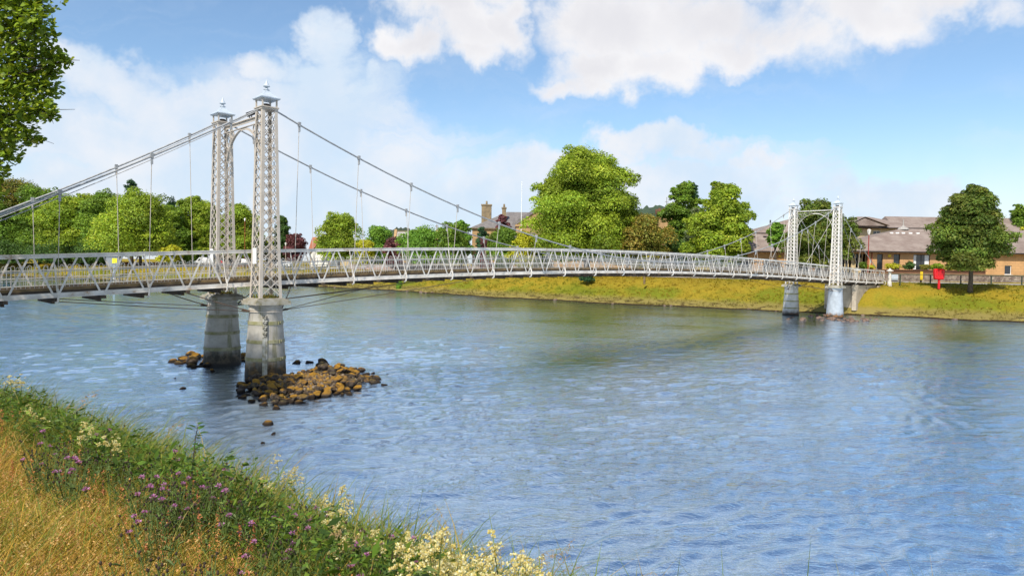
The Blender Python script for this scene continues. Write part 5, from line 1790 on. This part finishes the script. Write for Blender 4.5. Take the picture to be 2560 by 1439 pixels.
# small leafy herbs filling the green rim
P = scatter(13000, -.75, .42, rng=rng)
n = len(P)
z = near_z(P[:, 0], P[:, 1])
hh = rng.uniform(.04, .44, n) * (.8 + .8 * np.clip(fnoise(P[:, 0] * 1.7, P[:, 1] * 1.7, 61) + .25, 0, .8))
K = 3
c0 = np.repeat(np.stack([P[:, 0], P[:, 1], z + hh], 1), K, 0) + rng.normal(0, .025, (n * K, 3))
dr = rng.normal(size=(n * K, 3)); dr[:, 2] = np.abs(dr[:, 2]) * .5; dr /= np.linalg.norm(dr, axis=1)[:, None]
sd = np.cross(dr, rng.normal(size=(n * K, 3))); sd /= np.linalg.norm(sd, axis=1)[:, None]
ln = rng.uniform(.02, .055, (n * K, 1)) * np.where(rng.uniform(0, 1, (n * K, 1)) < .12, 2.0, 1.0)
V = np.stack([c0, c0 + dr * ln * .5 - sd * ln * .16, c0 + dr * ln, c0 + dr * ln * .5 + sd * ln * .16], 1).reshape(-1, 3)
C = np.repeat(pickc(n * K, [(0.10, 0.18, 0.018), (0.07, 0.13, 0.016), (0.15, 0.22, 0.025), (0.04, 0.08, 0.012)], rng, .35), 4, 0)
o = np_mesh('low_herbs', V, np.arange(len(V)).reshape(-1, 4), M['leaf'], colors=C)
tag(o, 'small dark green leafy herbs mixed through the grass of the near rim', 'ground cover', kind='stuff')


# ---- individual wild flowers, each with stems, flower heads and seed heads
def petal_ball(c, r, n, cols, rng, up=0.5, size=.5):
    d = rng.normal(size=(n, 3)); d[:, 2] = np.abs(d[:, 2]) + up * .3; d /= np.linalg.norm(d, axis=1)[:, None]
    p = np.array(c) + d * r * .35
    s = np.cross(d, rng.normal(size=(n, 3))); s /= np.linalg.norm(s, axis=1)[:, None]
    L = r * rng.uniform(.7, 1.1, (n, 1))
    V = np.stack([p, p + d * L * .6 - s * r * size * .3, p + d * L, p + d * L * .6 + s * r * size * .3], 1).reshape(-1, 3)
    return V, np.arange(n * 4).reshape(-1, 4), np.repeat(pickc(n, cols, rng), 4, 0)


def knapweed(seed, nflow, nbud):
    rng = np.random.default_rng(seed)
    root = bpy.data.objects.new('knapweed_plant', None)
    COL.objects.link(root)
    st = MB()
    heads = []
    tot = nflow + nbud
    tips = []
    for i in range(tot):
        an = rng.uniform(0, 6.28); sp = rng.uniform(.03, .16); hh = rng.uniform(.28, .44)
        tip = (math.cos(an) * sp, math.sin(an) * sp, hh)
        st.tube([(math.cos(an) * .01, math.sin(an) * .01, -.05), (tip[0] * .45, tip[1] * .45, hh * .55), tip], [.0028, .0022, .0016], 4, close=False)
        tips.append(tip)
        for k in range(5):
            f = rng.uniform(.15, .9)
            b = np.array(tip) * f
            a2 = rng.uniform(0, 6.28); l = rng.uniform(.025, .055)
            e = b + np.array([math.cos(a2) * l, math.sin(a2) * l, l * .5])
            w = np.array([-math.sin(a2), math.cos(a2), 0]) * l * .14
            m_ = (b + e) / 2 + np.array([0, 0, .008])
            st.add([b, m_ - w, e, m_ + w], [(0, 1, 2, 3)])
    st.build('stems', M['stem'], root)
    for i, t in enumerate(tips):
        mb = MB()
        mb.lathe([(.001, t[2] - .002), (.0048, t[2] + .002), (.0058, t[2] + .007), (.0038, t[2] + .012), (.002, t[2] + .013)], (t[0], t[1]), 7)
        if i < nflow:
            V, F, C = petal_ball((t[0], t[1], t[2] + .013), .017, 34, [(.50, .20, .42), (.58, .28, .50), (.40, .13, .34)], rng)
            fh = np_mesh('flower_head', V, F, M['petal'], root, C)
            mb.build('bud_base', M['seed'], fh)
        else:
            mb.build('seed_head', M['seed'], root)
    return root


def meadowsweet(seed):
    rng = np.random.default_rng(seed)
    root = bpy.data.objects.new('meadowsweet_plant', None)
    COL.objects.link(root)
    st = MB(); V_, F_, C_ = [], [], []
    for i in range(3):
        an = rng.uniform(0, 6.28); sp = rng.uniform(.0, .12); hh = rng.uniform(.46, .70)
        tip = np.array([math.cos(an) * sp, math.sin(an) * sp, hh])
        st.tube([(0, 0, -.05), tuple(tip * .5), tuple(tip)], [.004, .003, .002], 4, close=False)
        for k in range(9):
            b = tip * rng.uniform(.15, .85); a2 = rng.uniform(0, 6.28); l = rng.uniform(.05, .10)
            e = b + np.array([math.cos(a2) * l, math.sin(a2) * l, l * .2]); w = np.array([-math.sin(a2), math.cos(a2), 0]) * l * .25
            m_ = (b + e) / 2 + np.array([0, 0, .01])
            st.add([b, m_ - w, e, m_ + w], [(0, 1, 2, 3)])
        parts = []
        for k in range(16):
            c = tip + np.array([rng.normal(0, .022), rng.normal(0, .022), rng.normal(.0, .032)])
            parts.append(petal_ball(c, rng.uniform(.009, .017), 14, [(.74, .64, .30), (.80, .73, .46), (.62, .50, .15)], rng, size=1.0))
        V, F, C = merge(parts)
        np_mesh('blossoms', V, F, M['petal'], root, C)
    st.build('stems', M['stem'], root)
    return root


M['stem'] = mat('plant_stem', (0.10, 0.15, 0.03), .7, (0.07, 0.10, 0.02), 8, .7)
M['seed'] = mat('seed_head', (0.028, 0.018, 0.012), .8, (0.05, 0.03, 0.015), 30, .7)


def plant_copies(protos, spots, labels, cat, group, rng, smin=.85, smax=1.2):
    used = set()
    for i, (x, y) in enumerate(spots):
        k = i % len(protos)
        src = protos[k]
        if k in used:
            o = copy_tree(src)
        else:
            o = src; used.add(k)
        o.location = (x, y, float(near_z(np.array([x]), np.array([y]))[0]) - .02)
        o.rotation_euler = (rng.normal(0, .07), rng.normal(0, .07), rng.uniform(0, 6.28))
        s = rng.uniform(smin, smax)
        o.scale = (s, s, s)
        tag(o, labels[k] if isinstance(labels, list) else labels, cat, group, 'thing')


rng = np.random.default_rng(19)
pf = [knapweed(1, 1, 4), knapweed(2, 2, 4), knapweed(3, 1, 3)]
pb = [knapweed(4, 0, 8), knapweed(5, 0, 6)]
ms = [meadowsweet(6), meadowsweet(7), meadowsweet(8)]
for p in pf + pb + ms:
    note_kids(p)


def px_spot(u, v, h=.36):
    """place on the near bank where the head of a plant of height h shows at the photo pixel"""
    z = 2.5
    for _ in range(6):
        p = on_plane(u, v, z + h)
        z = float(near_z(np.array([p.x]), np.array([p.y]))[0])
    return (p.x, p.y)


flow_px = [(95, 1125), (165, 1190), (185, 1170), (205, 1160), (115, 1110), (235, 1100), (290, 1140), (350, 1210), (372, 1228), (390, 1250), (372, 1285), (408, 1225), (455, 1235), (470, 1260), (505, 1205), (520, 1225), (430, 1150), (560, 1255),
           (600, 1280), (645, 1225), (690, 1290), (712, 1355), (750, 1360), (745, 1310), (775, 1265), (800, 1290), (830, 1270), (760, 1240), (720, 1235), (655, 1340), (870, 1330), (905, 1320), (940, 1350), (1010, 1370), (1035, 1390), (1015, 1410), (960, 1400), (905, 1435), (1050, 1420), (1090, 1435), (1290, 1365), (540, 1300), (330, 1190), (610, 1205), (680, 1180)]
spots = [px_spot(u, v) for u, v in flow_px] + [px_spot(u + rng.normal(0, 22), v + rng.normal(0, 14)) for u, v in flow_px]
plant_copies(pf, spots, 'knapweed plant with open purple thistle-like flowers in the green rim of the near bank', 'wild flower', 'flowering knapweed plants on the near bank', rng)
bud_px = [(u + rng.normal(0, 30), v + rng.normal(0, 18)) for u, v in flow_px for _ in range(1)] + [(340, 1425), (380, 1412), (400, 1430), (470, 1425), (500, 1415), (520, 1425), (560, 1430), (590, 1420), (610, 1435), (20, 1010), (60, 1015), (120, 1030), (180, 1050), (210, 1080), (330, 1085), (420, 1095), (540, 1110), (600, 1135), (640, 1150), (660, 1170)]
spots = [px_spot(u, v) for u, v in bud_px]
spots += [px_spot(u + rng.normal(0, 40), v + rng.normal(0, 22)) for u, v in flow_px]
spots = [s for s in spots if edge_dist(*[np.array([q]) for q in s])[0] > -.5]
plant_copies(pb, spots, 'knapweed plant bearing only dark seed heads on the near bank', 'wild flower', 'knapweed plants in seed on the near bank', rng)
cream_px = [(40, 955), (110, 1000), (212, 1050), (300, 1080), (708, 1150), (722, 1160), (690, 1180), (790, 1190), (825, 1230), (850, 1260), (865, 1295), (893, 1285),
            (1062, 1330), (1058, 1345), (1085, 1385), (1130, 1372), (1145, 1360), (1075, 1410), (1160, 1390), (1180, 1378), (1200, 1400), (1235, 1405), (1260, 1415), (1110, 1405), (1290, 1400), (1320, 1405), (1340, 1420), (1225, 1430), (1300, 1430), (1450, 1425)]
spots = [px_spot(u, v, .56) for u, v in cream_px]
plant_copies(ms, spots, 'meadowsweet plant with creamy white plumes at the water-side rim of the near bank', 'wild flower', 'meadowsweet plants along the near rim', rng, .8, 1.15)

# tall arching seed grasses at the rim
def seed_grass(seed):
    rng = np.random.default_rng(seed)
    mb = MB()
    root = bpy.data.objects.new('seed_grass', None); COL.objects.link(root)
    V_, F_, C_ = [], [], []
    for i in range(5):
        an = rng.uniform(-.8, .8); l = rng.uniform(.55, .8)
        pts = [(math.cos(an) * l * .55 * f ** 2, math.sin(an) * l * .4 * f ** 2, l * (f - .22 * f ** 3)) for f in np.linspace(0, 1, 7)]
        mb.tube(pts, [.0012] * 7, 3, close=False)
        for k in range(26):
            f = rng.uniform(.72, 1)
            c = np.array([math.cos(an) * l * .55 * f ** 2, math.sin(an) * l * .4 * f ** 2, l * (f - .22 * f ** 3)])
            e = c + rng.normal(0, .012, 3) + np.array([.008, 0, -.012]); w = rng.normal(0, .0022, 3)
            V_.append([c, (c + e) / 2 - w, e, (c + e) / 2 + w])
    mb.build('stalks', M['dry_stalk'], root)
    V = np.array(V_).reshape(-1, 3)
    np_mesh('sprays', V, np.arange(len(V)).reshape(-1, 4), M['straw'], root, np.tile(np.array([[.40, .27, .13]]), (len(V), 1)))
    return root

M['dry_stalk'] = mat('dry_stalk', (.34, .26, .10), .8)
sg = [seed_grass(1), seed_grass(2)]
for p in sg:
    note_kids(p)
sp = [px_spot(u, v, .55) for u, v in [(100, 965), (150, 985), (330, 1055), (370, 1045), (420, 1055), (560, 1110), (620, 1090), (990, 1310), (1150, 1300), (1280, 1330), (1320, 1350), (1345, 1340), (1370, 1370), (1240, 1380), (1400, 1420), (1560, 1432)]]
plant_copies(sg, sp, 'arching tuft of tan seeding grass standing above the near bank', 'grass tuft', 'tufts of seeding grass on the near bank', rng, .9, 1.25)

# broad-leaved sapling at the rim
def sapling():
    rng = np.random.default_rng(3)
    x, y = -2.28, 4.98
    root = thing('alder_sapling', 'single broad-leaved green sapling rising above the rim against the water', 'sapling', (x, y, float(near_z(np.array([x]), np.array([y]))[0])))
    root.scale = (1.15, 1.15, 1.15)
    mb = MB(); mb.tube([(0, 0, -.05), (.01, 0, .3), (.03, .01, .55), (.05, .0, .62)], [.006, .005, .003, .002], 5)
    V, C = [], []
    for k in range(46):
        f = rng.uniform(.15, 1.0)
        b = np.array([.05 * f, 0, .63 * f]); an = rng.uniform(0, 6.28); l = rng.uniform(.035, .055)
        b = b + np.array([math.cos(an), math.sin(an), .35]) * rng.uniform(.01, .07 * (1.25 - f))
        dv = np.array([math.cos(an), math.sin(an), rng.uniform(-.3, .5)]); dv /= np.linalg.norm(dv)
        sv = np.cross(dv, [0, 0, 1]); sv /= np.linalg.norm(sv); nv = np.cross(sv, dv)
        ring = [(0, 0), (.25, .38), (.6, .42), (.9, .2), (1, 0), (.9, -.2), (.6, -.42), (.25, -.38)]
        V.append([b + dv * l * p + sv * l * q + nv * l * abs(q) * .3 for p, q in ring]); C.append(np.tile(pickc(1, [(.09, .18, .03), (.06, .13, .02)], rng), (8, 1)))
        mb.tube([tuple(np.array([.05 * f, 0, .63 * f])), tuple(b)], .0012, 3)
    V = np.array(V).reshape(-1, 3)
    np_mesh('leaves', V, np.arange(len(V)).reshape(-1, 8), M['leaf'], root, np.concatenate(C))
    mb.build('stem', M['bark'], root)

sapling()


# ================================================================== STONES IN THE RIVER
def rock_mat():
    m = bpy.data.materials.new('mossy_stone')
    m.use_nodes = True
    T = NT(m.node_tree)
    vec = T.n('ShaderNodeTexCoord').outputs['Object']
    rnd = T.n('ShaderNodeObjectInfo').outputs['Random']
    nz = T.n('ShaderNodeSeparateXYZ', {0: T.n('ShaderNodeNewGeometry').outputs['Normal']}).outputs[2]
    n = T.noise(vec, 2.5, 6.0, .65)
    moss = T.mix(T.smooth(n, .35, .65), (0.36, 0.19, 0.022), (0.20, 0.10, 0.015))
    moss = T.mix(T.smooth(rnd, .55, .9), moss, (0.13, 0.10, 0.018))
    stone = T.mix(T.smooth(n, .4, .6), (0.045, 0.032, 0.022), (0.10, 0.078, 0.062))
    f = T.math('ADD', T.math('MULTIPLY', nz, .55), T.math('MULTIPLY', n, .8))
    f = T.math('ADD', f, T.math('MULTIPLY', rnd, -.5))
    col = T.mix(T.smooth(f, .30, .70), stone, moss)
    wz = T.n('ShaderNodeSeparateXYZ', {0: T.n('ShaderNodeNewGeometry').outputs['Position']}).outputs[2]
    col = T.mix(T.math('SUBTRACT', 1.0, T.smooth(wz, .03, .14)), col, (0.02, 0.013, 0.008))
    bs = T.n('ShaderNodeBsdfPrincipled', {'Base Color': col, 'Roughness': .85, 'Specular IOR Level': .2})
    b = T.n('ShaderNodeBump', {'Strength': .8, 'Distance': .04, 'Height': T.noise(vec, 9.0, 7.0, .7)})
    T.link(b.outputs[0], bs.inputs['Normal'])
    T.n('ShaderNodeOutputMaterial', {'Surface': bs.outputs[0]})
    return m


M['mossy'] = rock_mat()
M['pale_rock'] = mat('pale_rock', (0.34, 0.32, 0.29), .9, (0.16, 0.15, 0.14), 2.5, .9, bump=.6)
M['brown_rock'] = mat('brown_rock', (0.10, 0.06, 0.04), .9, (0.20, 0.14, 0.11), 2.5, .9, bump=.6)
import bmesh
ROCKS = []
for k in range(7):
    rng = np.random.default_rng(500 + k)
    bm = bmesh.new()
    bmesh.ops.create_icosphere(bm, subdivisions=3, radius=1.0)
    co = np.array([v.co[:] for v in bm.verts])
    axes = rng.normal(size=(7, 3)); axes /= np.linalg.norm(axes, axis=1)[:, None]
    cut = rng.uniform(.42, .85, 7)
    for a, c in zip(axes, cut):          # soft facets
        dd = co @ a
        co = co - np.clip(dd - c, 0, None)[:, None] * a * .95
    co *= np.array([1.0, rng.uniform(.7, .95), rng.uniform(.5, .75)])
    co += .035 * np.sin(co[:, [1, 2, 0]] * 7 + k)
    for v, c in zip(bm.verts, co):
        v.co = c
    me = bpy.data.meshes.new('boulder')
    bm.to_mesh(me); bm.free()
    me.polygons.foreach_set('use_smooth', [True] * len(me.polygons))
    ROCKS.append(me)


def boulder(x, y, z, s, label, group, m, rng, name='boulder'):
    key = (int(rng.integers(0, 7)), m)
    me = RMESH.get(key)
    if me is None:
        me = ROCKS[key[0]].copy(); me.name = 'boulder'
        me.materials.append(M[m]); RMESH[key] = me
    o = bpy.data.objects.new(name, me)
    COL.objects.link(o)
    o.location = (x, y, z)
    o.rotation_euler = (rng.normal(0, .25), rng.normal(0, .25), rng.uniform(0, 6.28))
    o.scale = (s * rng.uniform(.85, 1.2), s * rng.uniform(.85, 1.2), s * rng.uniform(.8, 1.1))
    tag(o, label, 'stone', group)
    return o

RMESH = {}
rng = np.random.default_rng(8)


def mound(poly, n, smin, smax, zmax, label, group, m='mossy', flat=0.25):
    """stones heaped over a polygon of the river bed, low at its rim and high in the middle"""
    P = np.array(poly, float)
    c = P.mean(0)
    placed = []
    tries = 0
    while len(placed) < n and tries < n * 60:
        tries += 1
        x = rng.uniform(P[:, 0].min(), P[:, 0].max()); y = rng.uniform(P[:, 1].min(), P[:, 1].max())
        inside = False
        j = len(P) - 1
        dmin = 1e9
        for i in range(len(P)):
            if (P[i, 1] > y) != (P[j, 1] > y) and x < (P[j, 0] - P[i, 0]) * (y - P[i, 1]) / (P[j, 1] - P[i, 1]) + P[i, 0]:
                inside = not inside
            e = P[j] - P[i]; t = np.clip(((x - P[i, 0]) * e[0] + (y - P[i, 1]) * e[1]) / (e @ e), 0, 1)
            dmin = min(dmin, math.hypot(x - P[i, 0] - t * e[0], y - P[i, 1] - t * e[1]))
            j = i
        if not inside:
            continue
        s = rng.uniform(smin, smax)
        if any(math.hypot(x - a, y - b) < (s + q) * .5 for a, b, q in placed):
            continue
        placed.append((x, y, s))
        z = -.06 + zmax * min(1, dmin / .9) + rng.uniform(-.10, .12)
        boulder(x, y, z, s, label, group, m, rng)


g3 = lambda *uv: [on_plane(u, v, 0)[:2] for u, v in uv]
mound(g3((568, 985), (620, 945), (715, 945), (780, 925), (870, 917), (935, 935), (948, 962), (880, 985), (790, 1000), (700, 1018), (620, 1003)), 195, .09, .24, .22, 'mossy ochre boulder in the heap at the foot of the nearer near pier', 'mossy boulders heaped at the right near pier')
mound(g3((420, 902), (470, 885), (525, 890), (530, 915), (500, 925), (450, 918)), 28, .15, .32, .1, 'mossy boulder in the small bank left of the left near pier', 'boulders left of the left near pier')
mound(g3((600, 893), (640, 882), (640, 903), (604, 912)), 8, .18, .35, .12, 'mossy boulder between the two near piers', 'boulders between the near piers')
mound(g3((715, 905), (760, 897), (822, 905), (820, 918), (760, 914)), 11, .14, .3, .03, 'dark wet boulder in the string behind the right near pier', 'dark boulders behind the right near pier')
mound(g3((1955, 797), (2020, 788), (2120, 790), (2205, 796), (2200, 804), (2080, 806), (1985, 803)), 36, .14, .36, .06, 'reddish brown stone in the low bar below the far towers', 'stones below the far towers', 'brown_rock')
for u, v, s, lb in [(672, 1060, .2, 'lone mossy stone in the water, the largest in front of the boulder heap'), (682, 1084, .08, 'small pale stone just below the lone mossy stone'), (656, 1106, .07, 'submerged flat stone nearest the near rim'), (458, 971, .12, 'single small dark stone in open water left of the piers'), (960, 961, .14, 'flat dark stone off the right tip of the heap'),
                    (438, 945, .06, 'tiny dark stone above the single stone left of the piers'), (690, 1020, .15, 'mossy stone just in front of the heap'), (660, 1012, .17, 'wet dark stone at the left front of the heap'), (532, 928, .2, 'stone at the water line of the left near pier'), (968, 935, .06, 'tiny stone far right of the heap')]:
    p = on_plane(u, v, 0)
    boulder(p.x, p.y, -.02, s, lb, None, 'mossy', rng)
# coarse gravel packed between the boulders
def gravel(poly, n, label, zc_):
    P = np.array(poly, float); c = P.mean(0)
    pts = []
    rg = np.random.default_rng(91)
    while len(pts) < n:
        w = rg.dirichlet(np.ones(len(P)) * .6); q = (w[:, None] * P).sum(0); pts.append(q + rg.normal(0, .12, 2))
    pts = np.array(pts); dist = np.hypot(*(pts - c).T); z = zc_ * np.clip(1 - dist / dist.max(), 0, 1) + rg.uniform(-.04, .05, n)
    oct_ = np.array([(1, 0, 0), (0, 1, 0), (-1, 0, 0), (0, -1, 0), (0, 0, .7), (0, 0, -.7)], float)
    fo = np.array([(0, 1, 4), (1, 2, 4), (2, 3, 4), (3, 0, 4), (1, 0, 5), (2, 1, 5), (3, 2, 5), (0, 3, 5)])
    s = rg.uniform(.05, .13, (n, 1, 1)); V = oct_[None] * s * rg.uniform(.6, 1.3, (n, 6, 3))
    a = rg.uniform(0, 6.28, n); ca, sa = np.cos(a)[:, None], np.sin(a)[:, None]
    X_, Y_ = V[:, :, 0] * ca - V[:, :, 1] * sa, V[:, :, 0] * sa + V[:, :, 1] * ca
    V = np.stack([X_ + pts[:, 0:1], Y_ + pts[:, 1:2], V[:, :, 2] + z[:, None]], -1).reshape(-1, 3)
    F = (fo[None] + (np.arange(n) * 6)[:, None, None]).reshape(-1, 3)
    C = np.repeat(pickc(n, [(.20, .11, .03), (.13, .08, .04), (.26, .15, .03), (.17, .13, .09), (.07, .05, .03)], rg, .3), 6, 0)
    o = np_mesh('gravel', V, F, M['grit'], colors=C)
    tag(o, label, 'gravel', kind='stuff')

M['grit'] = leaf_mat('grit', trans=0.0, rough=.9)
gravel(g3((585, 985), (640, 945), (715, 945), (780, 930), (870, 922), (935, 940), (940, 962), (880, 980), (790, 995), (700, 1012), (620, 998)), 2600, 'brown rubble packed between the mossy boulders by the right near pier', .2)
# pale rocks by the abutment on the far bank
for i, (u, v, Y, s) in enumerate([(2238, 712, 70.5, .35), (2246, 722, 69.5, .42), (2232, 722, 69.3, .3), (2254, 727, 69, .3), (2226, 730, 68.5, .25), (2112, 714, 71.5, .32), (2120, 720, 71, .38), (2130, 718, 71.3, .3), (2104, 722, 70.7, .25)]):
    p = at(u, v, Y)
    lb = 'pale grey rock on the slope right of the bridge abutment' if i < 5 else 'pale grey rock on the slope behind the right far tower'
    boulder(p.x, p.y, far_z(p.x, p.y) + .05, s, lb, 'rocks right of the abutment' if i < 5 else 'rocks behind the far tower', 'pale_rock', rng, 'rock')
# dark stones along the far water's edge
for k in range(20):
    i = int(rng.integers(int(np.argmin(np.abs(wx_s + 40))), int(np.argmin(np.abs(wx_s - 44)))))
    off = rng.uniform(-.3, .5)
    boulder(wx_s[i] + rad[i, 0] * (off + wob[i]) / cosr[i] + rng.normal(0, .4), wy_s[i] + rad[i, 1] * (off + wob[i]) / cosr[i], .03, rng.uniform(.12, .38), 'dark stone lying at the foot of the far grassy bank', 'stones along the far waterline', 'brown_rock', rng)
# weeds sprouting on the near plinths
for i, (t, lb) in enumerate([(0.0, 'small yellow-green weed tuft on the plinth of the right near tower'), (WID, 'small weed tuft on the plinth of the left near tower')]):
    rngw = np.random.default_rng(70 + i)
    q = BW(0, t, 2.9)
    n = 260
    a = rngw.uniform(0, 6.28, n); rr = rngw.uniform(.1, .46, n)
    base = np.stack([np.clip(np.cos(a) * rr * 1.3, -.4, .4), np.clip(np.sin(a) * rr * 1.3, -.4, .4), np.zeros(n)], 1)
    tip = base + np.stack([rngw.normal(0, .05, n), rngw.normal(0, .05, n), rngw.uniform(.04, .2, n)], 1)
    w = rngw.normal(0, .012, (n, 3)); w[:, 2] = 0
    V = np.stack([base - w, base + w, tip], 1).reshape(-1, 3)
    o = np_mesh('weed_tuft', V, np.arange(n * 3).reshape(-1, 3), M['leaf'], colors=np.repeat(pickc(n, [(.16, .15, .03), (.22, .16, .04), (.12, .14, .02)], rngw), 3, 0))
    o.location = q; o.rotation_euler = (0, 0, TH)
    tag(o, lb, 'weed')
